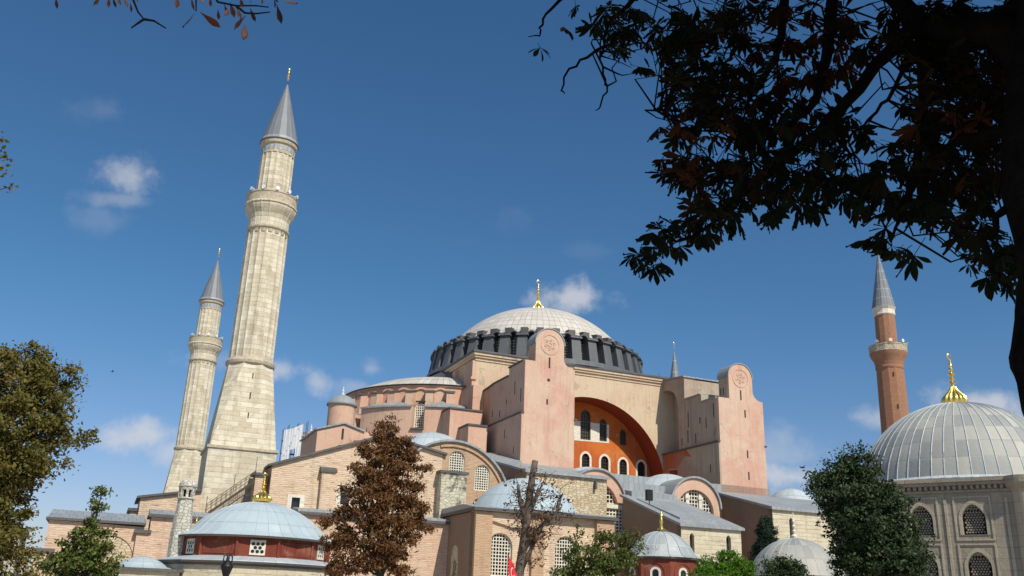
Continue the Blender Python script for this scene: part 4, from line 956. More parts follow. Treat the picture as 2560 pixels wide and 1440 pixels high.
# ------------------------------------------------------------------ red-walled domed building in front
def hexgrille(fr, c, w, z0, z1, d0, nx=3):
    "stone plate pierced by rows of hexagons"
    holes = []; cw = w * .9 / nx; r = cw * .43; z = z0 + .12 + r; k = 0
    while z + r < z1 - .06:
        n = nx if k % 2 == 0 else nx - 1
        for i in range(n):
            x = c + (i - (n - 1) / 2) * cw; holes.append([(x + r * math.cos(math.radians(90 + 60 * j)), z + r * math.sin(math.radians(90 + 60 * j))) for j in range(6)])
        z += cw * .80; k += 1
    o = np.array(fr[0], float) + np.array(fr[2], float) * d0
    return MB().wall((o, fr[1], fr[2]), [(c - w / 2, z0), (c + w / 2, z0), (c + w / 2, z1), (c - w / 2, z1)], holes, .1)
p = at(637, 1400, 84); RC = (p[0], p[1])
rd = thing('domed_pavilion', 'low dark red drum under a wide pale lead dome with a gold finial', 'building', (RC[0], RC[1], 0))
ZE = at(637, 1342, 84 - 6.1)[2]; ZL = at(637, 1392, 84 - 6.3)[2]
R_ = 6.15; n = 12; off = math.degrees(math.atan2(-153.19 - RC[1], -68.97 - RC[0])) + 1.0 - 15
MB().lathe([(R_, ZL - .6), (R_, ZE)], n, a0=off, a1=off + 360, c=RC).build('drum', M['red_plaster'], rd)
for i in range(n):
    b = MB(); t = math.radians(off + 30 * i); rr = R_ + .02
    b.tube([(RC[0] + rr * math.cos(t), RC[1] + rr * math.sin(t), ZL - .5), (RC[0] + rr * math.cos(t), RC[1] + rr * math.sin(t), ZE)], .12, 6)
    b.build('corner_rib', M['red_plaster'], rd)
for i in range(n):
    t = math.radians(off + 30 * i + 15)
    r = R_ * math.cos(math.radians(15))
    fr = ((RC[0] + r * math.cos(t), RC[1] + r * math.sin(t), 0), (-math.sin(t), math.cos(t), 0), (-math.cos(t), -math.sin(t), 0))
    if i % 2 == 0:
        q = hexgrille(fr, 0, 1.2, ZL + .14, ZE - .22, -.07).build('window', M['white_stone'], rd)
        MB().plate(fr, [(-.6, ZL + .14), (.6, ZL + .14), (.6, ZE - .22), (-.6, ZE - .22)], -.015, .03).build('pane', M['dark_glass'], q)
    else:
        MB().wall(((fr[0][0] + .05 * math.cos(t), fr[0][1] + .05 * math.sin(t), 0), fr[1], fr[2]), [(-1.35, ZL + .2), (1.35, ZL + .2), (1.35, ZE - .3), (-1.35, ZE - .3)], [[(-1.2, ZL + .32), (1.2, ZL + .32), (1.2, ZE - .42), (-1.2, ZE - .42)]], .06).build('panel_frame', M['red_plaster'], rd)
MB().lathe([(R_, ZE - .02), (R_ + .42, ZE - .06), (R_ + .45, ZE + .06), (R_ + .2, ZE + .12)], 24, a0=off, a1=off + 360, c=RC).build('eave', M['trim_lead'], rd)
dm = [(R_ + .35, ZE + .1), (R_ - .25, ZE + .42)] + cap_prof(R_ - .4, ZE + .48, 2.75, 16)
MB().lathe(dm, 60, c=RC, uvn=36, rowh=1.75).build('dome', M['blue_lead'], rd, smooth='all')
b = MB()
for i in range(36):
    t = 2 * PI * i / 36; b.tube([(RC[0] + (q[0] + .005) * math.cos(t), RC[1] + (q[0] + .005) * math.sin(t), q[1] + .005) for q in dm[:-1]], .03, 5)
b.build('dome_ribs', M['pale_lead'], rd)
finial(rd, RC, ZE + 3.34, 2.4, .78)
b = MB(); b.lathe([(R_ - .1, ZL + .05), (R_ + 1.75, ZL - .35), (R_ + 1.8, ZL - .45)], n, a0=off, a1=off + 360, c=RC); b.build('skirt_roof', M['pale_lead'], rd)
MB().lathe([(R_ + 1.5, ZL - .75), (R_ + 1.6, ZL - .6), (R_ + 1.82, ZL - .58), (R_ + 1.86, ZL - .42)], n, a0=off, a1=off + 360, c=RC).build('cornice', M['trim_lead'], rd)
MB().lathe([(R_ + 1.45, 0), (R_ + 1.45, ZL - .7)], n, a0=off, a1=off + 360, c=RC).build('lower_wall', M['ashlar'], rd)
# low side wing with a small lead dome
p = at(352, 1415, 80); c = (p[0], p[1])
wg = thing('side_wing', 'low wing left of the red pavilion with a small shallow lead dome', 'building', (c[0], c[1], 0))
zq = at(352, 1424, 79)[2]
MB().box(c[0] - 2.6, c[0] + 2.8, c[1] - 1.9, c[1] + 3, 0, zq - .1).build('walls', M['ashlar'], wg)
MB().box(c[0] - 2.9, c[0] + 3.1, c[1] - 2.2, c[1] + 3.2, zq - .1, zq + .12).build('eave', M['trim_lead'], wg)
MB().lathe([(2.5, zq + .1), (2.1, zq + .25)] + cap_prof(1.9, zq + .27, .75, 8), 32, c=(c[0] + .1, c[1] + .5), uvn=12, rowh=1.2).build('dome', M['blue_lead'], wg, smooth='all')
# thin gilt spike on the roof behind
p0, p1 = at(487, 1335, 88), at(491, 1296, 88)
tr = thing('gilt_spike', 'thin gilt spike rising between the short stone turret and the lead dome', 'finial', (p0[0], p0[1], p0[2] - 1))
z0 = p0[2]; MB().lathe([(.05, z0 - 1.5), (.05, z0), (.1, z0 + .2), (.05, z0 + .35), (.12, z0 + .7), (.04, z0 + .8), (.09, z0 + 1.1), (.03, z0 + 1.2), (0, z0 + 1.6)], 10, c=(p0[0], p0[1])).build('spike', M['gold'], tr, smooth=True)
# stubby stone turret with a domed cap
zb, zt = at(447, 1330, 83)[2], at(470, 1196, 83)[2]; p = at(463, 1260, 83); c = (p[0], p[1])
tu = thing('stone_turret', 'short weathered white stone turret with arched openings beside the red drum', 'turret', (c[0], c[1], 0))
H = zt - zb
MB().lathe([(.88, 0), (.82, zb), (.62, zb + H * .58), (.60, zb + H * .62)], 8, c=c).build('shaft', M['white_rubble'], tu)
for i in range(8):
    t = math.radians(45 * i + 22.5); r = .62
    b = MB(); b.lathe([(.66, zb + H * .62), (.66, zb + H * .80)], 2, 45 * i - 9, 45 * i + 9, c=c); b.lathe([(.45, zb + H * .62), (.45, zb + H * .80)], 2, 45 * i - 9, 45 * i + 9, c=c)
    for a in (45 * i - 9, 45 * i + 9):
        a = math.radians(a); b.face([(c[0] + .45 * math.cos(a), c[1] + .45 * math.sin(a), zb + H * .62), (c[0] + .66 * math.cos(a), c[1] + .66 * math.sin(a), zb + H * .62), (c[0] + .66 * math.cos(a), c[1] + .66 * math.sin(a), zb + H * .8), (c[0] + .45 * math.cos(a), c[1] + .45 * math.sin(a), zb + H * .8)])
    b.build('pillar', M['white_rubble'], tu)
MB().lathe([(.3, zb + H * .55), (.3, zb + H * .8)], 10, c=c).build('core', M['slot_dark'], tu)
MB().lathe([(.6, zb + H * .60), (.74, zb + H * .62), (.60, zb + H * .64)], 24, c=c).build('lower_ring', M['white_rubble'], tu)
MB().lathe([(.4, zb + H * .77), (.66, zb + H * .78), (.70, zb + H * .83), (.78, zb + H * .845), (.70, zb + H * .86), (.68, zb + H * .9), (.45, zb + H * .965), (.12, zb + H * .99), (.05, zb + H * 1.0), (.02, zb + H * 1.09), (0, zb + H * 1.1)], 24, c=c).build('cap', M['white_rubble'], tu, smooth=True)

# red kiosk with ribbed dome
p = at(1655, 1400, 61); c = (p[0], p[1])
ki = thing('kiosk', 'small octagonal red kiosk with ribbed lead dome and gold spike', 'kiosk', (c[0], c[1], 0))
ZE = at(1655, 1396, 59)[2]; R_ = 2.35; off = math.degrees(math.atan2(-153.19 - c[1], -68.97 - c[0])) + 12
MB().lathe([(R_, 0), (R_, ZE)], 8, a0=off, a1=off + 360, c=c).build('walls', M['red_plaster'], ki)
for i in range(8):
    t = math.radians(off + 45 * i + 22.5); r = R_ * math.cos(PI / 8)
    fr = ((c[0] + r * math.cos(t), c[1] + r * math.sin(t), 0), (-math.sin(t), math.cos(t), 0), (-math.cos(t), -math.sin(t), 0))
    q = MB().wall(((fr[0][0] + .04 * math.cos(t), fr[0][1] + .04 * math.sin(t), 0), fr[1], fr[2]), arch(0, 1.25, 1.5, ZE - .22), [arch(0, 1.08, 1.5, ZE - .30)], .05).build('arch_moulding', M['red_plaster'], ki)
    w_ = MB().wall(((fr[0][0] + .06 * math.cos(t), fr[0][1] + .06 * math.sin(t), 0), fr[1], fr[2]), arch(0, .66, 1.5, ZE - .5), [arch(0, .40, 1.5, ZE - .64)], .07).build('window', M['white_stone'], ki)
    MB().plate(fr, arch(0, .42, 1.5, ZE - .63), -.02, .02).build('pane', M['dark_glass'], w_)
MB().lathe([(R_, ZE - .02), (R_ + .18, ZE - .02), (R_ + .22, ZE + .09), (R_, ZE + .14)], 8, a0=off, a1=off + 360, c=c).build('eave', M['trim_lead'], ki)
kp = [(R_ + .15, ZE + .1), (R_ - .18, ZE + .25), (R_ - .32, ZE + .42)] + [(q[0], q[1]) for q in cap_prof(R_ - .38, ZE + .5, 1.25, 10)]
MB().lathe(kp, 24, a0=off, a1=off + 360, c=c, uvn=16, rowh=1.05).build('dome', M['kiosk_lead'], ki)
b = MB()
for i in range(16):
    t = math.radians(off + 22.5 * i); b.tube([(c[0] + (q[0] + .005) * math.cos(t), c[1] + (q[0] + .005) * math.sin(t), q[1] + .01) for q in kp[:-1]], .022, 5)
b.build('dome_ribs', M['pale_lead'], ki)
zk = ZE + 1.72; MB().box(c[0] - .3, c[0] + .3, c[1] - .3, c[1] + .3, zk - .08, zk + .12).build('finial_block', M['trim_lead'], ki)
MB().lathe([(.26, zk + .1), (.27, zk + .17), (.12, zk + .24), (.08, zk + .45), (.12, zk + .62), (.09, zk + .8), (.05, zk + .95), (.12, zk + 1.0), (.05, zk + 1.2), (0, zk + 1.45)], 12, c=c).build('finial', M['gold'], ki, smooth=True)

# grey lead dome low at the right
p = at(1992, 1440, 72); c = (p[0], p[1])
gd = thing('domed_tomb', 'low tomb with plain grey lead dome half hidden by the dark green tree', 'tomb', (c[0], c[1], 0))
za, zt = at(1885, 1435, 72)[2], at(1992, 1346, 72)[2]; R_ = 3.3
MB().lathe([(R_ + .3, 0), (R_ + .3, za - .3)], 8, c=c).build('walls', M['grey_ashlar'], gd)
MB().lathe([(R_ + .5, za - .35), (R_ + .5, za - .2), (R_, za - .1)], 32, c=c).build('eave', M['trim_lead'], gd)
MB().lathe([(R_ + .1, za - .15)] + cap_prof(R_, za, zt - za, 16), 48, c=c, uvn=28, rowh=1.3).build('dome', M['tomb_lead'], gd, smooth='all')
b = MB()
for i in range(28):
    t = 2 * PI * i / 28; b.tube([(c[0] + q[0] * math.cos(t), c[1] + q[0] * math.sin(t), q[1] + .005) for q in cap_prof(R_, za, zt - za, 10)[:-1]], .02, 4)
b.build('dome_ribs', M['pale_lead'], gd)
MB().lathe([(.22, zt - .05), (.26, zt + .15), (.07, zt + .3), (.14, zt + .5), (.05, zt + .62), (.13, zt + .85), (.05, zt + .98), (.12, zt + 1.2), (.03, zt + 1.35), (.03, zt + 1.8), (0, zt + 1.85)], 12, c=c).build('finial', M['white_stone'], gd, smooth=True)

# ------------------------------------------------------------------ big domed tomb on the right
p = at(2424, 1300, 88); c = (p[0], p[1])
tb = thing('domed_tomb', 'large grey stone tomb under a huge ribbed lead dome with gilt onion finial', 'tomb', (c[0], c[1], 0))
fac = math.degrees(math.atan2(-153.19 - c[1], -68.97 - c[0])) - 10.0
R_, HA = 8.9, 5.5; zc_ = at(2500, 1208, 79)[2]
R2_, HB = (R_ + HA) / 2 ** .5, (R_ - HA) / 2 ** .5
def face_frame(i):
    t = math.radians(fac + 45 * i); r = R_ if i % 2 == 0 else R2_
    return ((c[0] + r * math.cos(t), c[1] + r * math.sin(t), 0), (-math.sin(t), math.cos(t), 0), (-math.cos(t), -math.sin(t), 0))
def corner(i, q=0.0):
    t = math.radians(fac + 90 * (i // 2)); a = np.array((math.cos(t), math.sin(t))); e = np.array((-math.sin(t), math.cos(t)))
    return np.array(c) + a * (R_ + q) + e * (HA + q * .41) * (-1 if i % 2 == 0 else 1)
zs1 = (at(2370, 1337, 79)[2], at(2370, 1262, 79)[2]); zs2 = (2.4, at(2370, 1380, 79)[2])
core = MB()
def span(i): return (HA, (-1.85, 1.85)) if i % 2 == 0 else (HB, (0.0,))
for i in range(8):
    fr = face_frame(i); HW, XS = span(i)
    hs_ = [arch(x, 1.65, zs1[0], zs1[1], pointed=.3) for x in XS] + [arch(x, 1.65, zs2[0], zs2[1], pointed=.3) for x in XS]
    core.wall(fr, [(-HW, 0), (HW, 0), (HW, zc_), (-HW, zc_)], hs_, .75)
core.build('walls', M['grey_ashlar'], tb)
def slab(fr, x0, x1, z0, z1, pr): 
    o = np.array(fr[0]) - np.array(fr[2]) * pr
    return (o, fr[1], fr[2]), [(x0, z0), (x1, z0), (x1, z1), (x0, z1)]
for i in (7, 0, 1):
    fr = face_frame(i); HW, XS = span(i)
    for x in XS:
        for (z0, z1, w_) in ((zs1[0], zs1[1], 1.65), (zs2[0], zs2[1], 1.65)):
            f2, o_ = slab(fr, x - w_ / 2 - .50, x + w_ / 2 + .50, z0 - .42, z1 + .62, .07)
            fm = MB().wall(f2, o_, [[(x - w_ / 2 - .36, z0 - .3), (x + w_ / 2 + .36, z0 - .3), (x + w_ / 2 + .36, z1 + .5), (x - w_ / 2 - .36, z1 + .5)]], .08)
            f2, o_ = slab(fr, 0, 1, 0, 1, .05)
            fm.wall(f2, arch(x, w_ + .40, z0 - .02, z1 + .30, pointed=.3), [arch(x, w_ + .02, z0, z1 + .02, pointed=.3)], .06)
            win = fm.build('window', M['pale_ashlar'], tb)
            r = w_ / 2; zsp = z1 - r * 1.3; holes = []; cw = w_ / 8.2; z = z0 + cw; k = 0
            while z < z1 - cw:
                for q in range(-4, 5):
                    xx = q * cw + (cw / 2 if k % 2 else 0)
                    lim = r if z < zsp else r * math.sqrt(max(0, 1 - ((z - zsp) / (r * 1.3)) ** 2))
                    if abs(xx) + cw * .62 < lim: holes.append([(x + xx + cw * .40 * math.cos(j * PI / 3 + .5), z + cw * .40 * math.sin(j * PI / 3 + .5)) for j in range(6)])
                z += cw * .9; k += 1
            o = np.array(fr[0]) + np.array(fr[2]) * .30
            MB().wall((o, fr[1], fr[2]), arch(x, w_ - .01, z0 + .01, z1 - .01, pointed=.3), holes, .12).build('lattice', M['grey_ashlar'], win)
            MB().plate(fr, arch(x, w_ - .02, z0 + .02, z1 - .02, pointed=.3), .6, .65).build('pane', M['dark_glass'], win)
    for x in ((-4.2, 0.0, 4.2) if i % 2 == 0 else ()):
        f2, o_ = slab(fr, x - .10, x + .10, 1.0, zc_ - 1.1, .09)
        MB().wall(f2, o_, [], .1).build('pilaster_strip', M['pale_ashlar'], tb)
for i in range(8):
    q = corner(i, -.25)
    MB().lathe([(.78, 0), (.78, zc_ - .7), (.95, zc_ - .4)], 24, c=q).build('corner_column', M['pale_ashlar'], tb, smooth=True)
b = MB()
for (z0, z1, ov) in ((zc_ - .62, zc_ - .45, .12), (zc_ - .12, zc_ + .12, .42), (zc_ + .12, zc_ + .42, .55)):
    qs = [corner(i, ov) for i in range(8)]; b.prism([tuple(q) for q in qs], 'z', z0, z1)
for i in range(8): b.lathe([(.85, zc_ - .6), (1.1, zc_ - .3), (1.25, zc_ - .1), (1.3, zc_ + .40), (0, zc_ + .45)], 24, c=corner(i, -.25))
b.build('cornice', M['grey_ashlar'], tb)
b = MB()
for i in (7, 0, 1):
    fr = face_frame(i); HW, XS = span(i); nk = int(HW * 5)
    for k in range(nk):
        x = -HW + 2 * HW * (k + .5) / nk; f2, o_ = slab(fr, x - .10, x + .10, zc_ - .42, zc_ - .14, .34); b.wall(f2, o_, [], .33)
b.build('dentils', M['grey_ashlar'], tb)
RD = 8.75; zd = zc_ + .5; zt = at(2395, 1011, 88)[2]
b = MB(); b.lathe([(RD + .25, zd - .1), (RD + .28, zd + .02), (RD - .2, zd + .28)], 120, c=c, rmod=lambda i, k: 1 + (.012 if i % 2 else 0) if k < 2 else 1); b.build('zigzag_flashing', M['pale_lead'], tb)
dp = cap_prof(RD - .15, zd + .2, zt - zd - .2, 18)
MB().lathe(dp, 112, c=c, uvn=56, rowh=1.55).build('dome', M['tomb_lead'], tb, smooth='all')
b = MB()
for i in range(56):
    t = 2 * PI * i / 56; b.tube([(c[0] + (q[0] + .01) * math.cos(t), c[1] + (q[0] + .01) * math.sin(t), q[1] + .01) for q in dp[:-1]], .045, 5)
b.build('dome_ribs', M['pale_lead'], tb)
finial(tb, c, zt - .15, 4.7, .98)

# ------------------------------------------------------------------ street lamp, flags, cable, antenna, floodlight, bird
p = at(568, 1412, 40); c = (p[0], p[1]); zt = at(568, 1382, 40)[2]
lp = thing('street_lamp', 'black iron street lamp top in front of the red pavilion', 'lamp', (c[0], c[1], 0))
MB().lathe([(.16, 0), (.13, .6), (.07, .8), (.05, zt - 1.5)], 10, c=c).build('post', M['iron'], lp, smooth=True)
MB().lathe([(.08, zt - 1.0), (.25, zt - .52), (.22, zt - .46), (.14, zt - .34), (.07, zt - .28), (.06, zt - .12), (.015, zt - .05), (0, zt + .08)], 12, c=c).build('lantern_hood', M['iron'], lp, smooth=True)
b = MB()
for s_ in (-1, 1): b.tube([(c[0] + s_ * .02, c[1], zt - .55), (c[0] + s_ * .17, c[1], zt - .30), (c[0] + s_ * .16, c[1], zt - .12), (c[0] + s_ * .04, c[1], zt - .08)], .03, 6)
b.build('scroll', M['iron'], lp)
def flag(p0, w_, h_, label, emblem, ang=0.0):
    base = (p0[0], p0[1], 0)
    r = thing('flag', label, 'flag', base)
    fl = MB(); n = 14; m_ = 10
    def P(i, k, off=0):
        f, g_ = i / n, k / m_
        wv = .09 * w_ * math.sin(f * 7 + g_ * 2.2) * (.3 + f)
        return (p0[0] + w_ * f * (.42 - .08 * g_), p0[1] - wv - off, p0[2] - h_ * g_ - w_ * .75 * f - .06 * w_ * math.sin(f * 9))
    for i in range(n):
        for k in range(m_): fl.face([P(i, k), P(i, k + 1), P(i + 1, k + 1), P(i + 1, k)])
    cl = fl.build('cloth', M['flag_red'], r, smooth='all')
    if emblem:
        e = MB()
        def Q(x, y, off=.012):    # cloth coordinates 0..1
            return P(x * n, y * m_, off)
        n1_, n2_ = [], []
        for a in np.linspace(35, 325, 21):
            a = math.radians(a); n1_.append((.38 + .16 * math.cos(a), .5 + .25 * math.sin(a)))
        for a in np.linspace(325, 35, 21):
            a = math.radians(a); n2_.append((.42 + .125 * math.cos(a), .5 + .20 * math.sin(a)))
        for i in range(20):
            for s_ in (-1, 1): e.face([Q(*n1_[i], .012 * s_), Q(*n1_[i + 1], .012 * s_), Q(*n2_[20 - i - 1], .012 * s_), Q(*n2_[20 - i], .012 * s_)])
        st_ = [(.64 + (.085 if k % 2 == 0 else .034) * math.cos(PI + k * PI / 5), .5 + (.135 if k % 2 == 0 else .054) * math.sin(PI + k * PI / 5)) for k in range(10)]
        for s_ in (-1, 1):
            for k in range(10): e.face([Q(.64, .5, .012 * s_), Q(*st_[k], .012 * s_), Q(*st_[(k + 1) % 10], .012 * s_)])
        e.build('crescent_and_star', M['flag_white'], cl)
    MB().lathe([(.03, 0), (.025, p0[2] + .05), (0, p0[2] + .1)], 8, c=(p0[0] - .03, p0[1])).build('pole', M['iron'], r)
flag(at(1272, 1386, 46), 1.5, .75, 'red flag with white crescent and star drooping beside the bare pruned tree', True)
flag(at(-34, 1302, 26), .95, .55, 'red flag tip poking in at the left picture edge in front of trees', False)
# floodlight and aerials on the roofs
p = at(1623, 1236, 116); fl = thing('floodlight', 'small dark floodlight box standing on the lead roof left of the three-light window', 'floodlight', p - (0, 0, 1))
MB().box(p[0] - .45, p[0] + .35, p[1] - .3, p[1] + .2, p[2] - .75, p[2] + .55).build('housing', M['iron'], fl)
MB().tube([(p[0], p[1], p[2] - 1.3), (p[0], p[1], p[2] - .7)], .06, 6).build('bracket', M['iron'], fl)
p = at(1655, 940, 168); an = thing('antenna', 'pair of thin black roof aerials behind the right shoulder of the dome ring', 'antenna', p - (0, 0, 3))
for du, h in ((-.6, 1.4), (0.9, 1.0), (.2, .8)): MB().tube([(p[0] + du, p[1], p[2] - 3), (p[0] + du, p[1], p[2] + h - .9)], .05, 4).build('mast', M['iron'], an)
p = at(2006, 1169, 90); bd = thing('bird', 'small dark bird gliding just above the top left of the dark green tree', 'bird', p)
b = MB(); b.tube([p - (.32, 0, .03), p - (.12, 0, 0), p + (.1, 0, .02), p + (.3, 0, .05)], [.02, .085, .08, .02], 8)
for s_ in (-1, 1): b.face([p + (-.08, 0, .03), p + (.12, 0, .03), p + (.10, s_ * .45, .20), p + (-.02, s_ * .50, .16)])
b.build('body', M['bird_feather'], bd)
p = at(281, 929, 110); bd = thing('bird', 'tiny bird flying alone in open sky right of the left tree', 'bird', p)
b = MB(); b.tube([p - (.2, 0, .03), p, p + (.2, 0, .03)], [.02, .06, .02], 8)
for s_ in (-1, 1): b.face([p + (-.06, 0, .02), p + (.08, 0, .02), p + (.05, s_ * .3, .13), p + (-.02, s_ * .32, .10)])
b.build('body', M['bird_feather'], bd)
# ------------------------------------------------------------------ vegetation
def raw_mesh(name, V, F, pick, mt, parent, uvs=False):
    base = ROOTS[parent.name]
    me = bpy.data.meshes.new(name); nf, k = F.shape
    me.vertices.add(len(V)); me.vertices.foreach_set('co', (V - base).astype(np.float32).ravel())
    me.loops.add(nf * k); me.loops.foreach_set('vertex_index', F.astype(np.int32).ravel())
    me.polygons.add(nf); me.polygons.foreach_set('loop_start', np.arange(0, nf * k, k, dtype=np.int32)); me.polygons.foreach_set('loop_total', np.full(nf, k, dtype=np.int32))
    a = me.attributes.new('pick', 'FLOAT', 'FACE'); a.data.foreach_set('value', pick.astype(np.float32))
    me.update(calc_edges=True); me.materials.append(mt)
    o = bpy.data.objects.new(name, me); COL.objects.link(o); o.parent = parent; ROOTS[o.name] = base
    return o
def unit(a): return a / (np.linalg.norm(a, axis=-1, keepdims=True) + 1e-9)
def leaf_quads(P, size, up=None, aspect=.55, droop=.0):
    "one folded diamond leaf at every point of P; up biases the leaf normals"
    n = len(P); N = unit(rng.normal(size=(n, 3)) + (up if up is not None else np.array((0, 0, .6))))
    T = unit(np.cross(N, rng.normal(size=(n, 3)))); T = unit(T + np.array((0, 0, -droop))); B = unit(np.cross(N, T))
    s = (size * rng.uniform(.6, 1.35, n))[:, None]
    V = np.stack([P - T * s * .5, P + B * s * aspect * .5 - N * s * .1, P + T * s * .5, P - B * s * aspect * .5 - N * s * .1], 1).reshape(-1, 3)
    i = np.arange(n)[:, None] * 4
    F = np.concatenate([i + [[0, 1, 2]], i + [[0, 2, 3]]], 0)
    return V, F, n
def clump_points(blobs, nclump, per, cr, shell=.5):
    "blobs (centre, radii, weight): leaf clumps in the outer part of each ellipsoid, leaves inside each clump"
    w_ = np.array([b[2] for b in blobs], float); w_ /= w_.sum(); out = []; outn = []; cl = []
    for (c, r, _), f in zip(blobs, w_):
        k = max(2, int(nclump * f)); d = unit(rng.normal(size=(k, 3))); rad = (rng.uniform(shell ** 3, 1, k) ** (1 / 3))[:, None]
        C = np.array(c) + d * rad * np.array(r) * rng.uniform(.86, 1.1, (k, 1))
        for cc, dd in zip(C, d):
            m_ = int(per * rng.uniform(.5, 1.4)); q = rng.normal(size=(m_, 3)) * cr * np.array((1, 1, .62)) * rng.uniform(.6, 1.25)
            out.append(cc + q); outn.append(np.repeat((dd + np.array((0, 0, .5)))[None], m_, 0) * .8); cl.append(np.full(m_, rng.uniform()))
    return np.concatenate(out), np.concatenate(outn), np.concatenate(cl)
def crown(root, blobs, nclump, per, cr, size, mt, name='crown', shell=.5, extra=None, aspect=.55, droop=0.0):
    P, N, cl = clump_points(blobs, nclump, per, cr, shell)
    if extra is not None: P = np.concatenate([P, extra]); N = np.concatenate([N, np.zeros((len(extra), 3))]); cl = np.concatenate([cl, rng.uniform(size=len(extra))])
    V, F, n = leaf_quads(P, size, N, aspect, droop)
    pick = np.clip(.55 * rng.uniform(0, 1, n) + .45 * cl, 0, 1)
    return raw_mesh(name, V, F, np.concatenate([pick, pick]), mt, root)
def limbs(root, base, tips, r0, mt, name='limbs', forks=0):
    b = MB()
    for t_ in tips:
        t_ = np.array(t_); k = 6; pts = []
        for i in range(k + 1):
            f = i / k; pts.append(base + (t_ - base) * f + np.array((0, 0, (np.linalg.norm(t_ - base)) * .10 * math.sin(f * PI))) + rng.normal(size=3) * .05 * np.linalg.norm(t_ - base) * f * (1 - f) * 2)
        b.tube(pts, [r0 * (1 - .85 * i / k) for i in range(k + 1)], 7)
    return b.build(name, mt, root, smooth='all')
def pix_blobs(lst, d, ppm):
    "blobs given as photo (x, y, rx, ry, weight, depth offset)"
    out = []
    for (x, y, rx, ry, wt, dd) in lst:
        out.append((at(x, y, d + dd), (rx / ppm, min(rx, ry * 1.3) / ppm, ry / ppm), wt * rx * ry))
    return out

def tree(name, label, d, x0, blobs, nclump, per, cr, size, mt, bark='bark', r0=.3, top=None, fork=.45, shell=.5, cat='tree', extra=None, aspect=.55, droop=0.0, group=None):
    ppm = F_PX / d
    B = pix_blobs(blobs, d, ppm); p = at(x0, 1440, d); base = np.array((p[0], p[1], 0.0))
    root = thing(name, label, cat, base, group)
    top_ = at(x0 if top is None else top[0], top[1] if top else 1200, d)
    pts = [base + (top_ - base) * f + np.array((.06 * math.sin(7 * f), .05 * math.cos(5 * f), 0)) * r0 * 4 for f in np.linspace(0, 1, 9)]
    MB().tube(pts, [r0 * (1.25 - f * .95) for f in np.linspace(0, 1, 9)], 10).build('trunk', M[bark], root, smooth='all')
    limbs(root, pts[int(8 * fork)], [b[0] for b in B], r0 * .5, M[bark])
    crown(root, B, nclump, per, cr, size, M[mt], shell=shell, extra=extra, aspect=aspect, droop=droop)
    return root

# plane tree at the left edge
sp = []
for x, y in np.array([(175, 1090), (195, 1100), (205, 1082), (215, 1090), (228, 1086), (236, 1082), (240, 1098), (185, 1110), (198, 1118), (165, 1105), (222, 1100), (210, 1108)]):
    sp.append(at(x, y, 62) + rng.normal(size=(26, 3)) * .14)
tree('plane_tree', 'large olive green plane tree filling the left edge, its leaves turning yellow', 62, -40,
     [(60, 905, 80, 45, 1, 0), (110, 960, 70, 55, 1, 0), (130, 1040, 60, 60, 1, -1), (20, 960, 90, 80, 1, 1), (-60, 1000, 110, 120, 1, 0), (60, 1060, 100, 80, 1.2, -1), (90, 1140, 80, 60, 1, 0), (0, 1150, 100, 80, 1, 0),
      (0, 1245, 70, 60, 1, 0), (-60, 1240, 90, 110, 1, 0), (0, 1340, 78, 70, 1, -1), (0, 1420, 88, 60, 1, 0), (-120, 900, 100, 100, .8, 2)],
     520, 84, .35, .26, 'plane_leaves', r0=.55, top=(0, 1000), extra=np.concatenate(sp), shell=.35)
# upper spray of another tree touching the left border
up_ = thing('plane_tree', 'leafy plane tree tips just entering the left border high in the sky', 'tree', (at(-330, 1440, 20)[0], at(-330, 1440, 20)[1], 0))
tb_ = at(-330, 1440, 20) * np.array((1, 1, 0)); tp_ = at(-330, 300, 20)
MB().tube([tb_ + (tp_ - tb_) * f for f in np.linspace(0, 1, 8)], [.34 * (1 - .7 * f) for f in np.linspace(0, 1, 8)], 9).build('trunk', M['bark'], up_, smooth='all')
tips = [at(x, y, 20) for x, y in ((-5, 345), (12, 390), (5, 425), (22, 468), (-10, 370))]
b = MB()
for t_ in tips: s_ = tb_ + (tp_ - tb_) * .75; b.tube([s_, s_ + (t_ - s_) * .5 + (0, 0, .25), t_], [.08, .04, .008], 5)
b.build('branches', M['bark'], up_)
P = np.concatenate([t_ + rng.normal(size=(16, 3)) * np.array((.08, .1, .06)) for t_ in tips] + [q_ for q_ in [np.array([at(rng.uniform(-900, -60), rng.uniform(-150, 760), rng.uniform(18.5, 22)) for _ in range(150)]).repeat(34, 0) + rng.normal(size=(150 * 34, 3)) * .16]])
V, F, n = leaf_quads(P, .11, np.array((0, 0, .4))); pk = rng.uniform(size=n); raw_mesh('crown', V, F, np.concatenate([pk, pk]), M['plane_leaves'], up_)

# small feathery tree bottom left
tree('sapling', 'small bright green tree with a thin pointed top in front of the brick range', 48, 205,
     [(248, 1240, 10, 26, .9, 0), (238, 1262, 24, 14, .9, 0), (232, 1300, 24, 16, 1, 0), (222, 1335, 40, 28, 1, 0), (215, 1365, 52, 32, 1, 0), (180, 1380, 48, 34, 1, .3), (245, 1385, 42, 34, 1, 0), (200, 1420, 85, 40, 1.4, 0), (150, 1425, 48, 40, 1, 0), (262, 1425, 38, 36, 1, -.3)],
     150, 52, .17, .19, 'bush_leaves', r0=.09, top=(256, 1222), shell=.15, fork=.4)
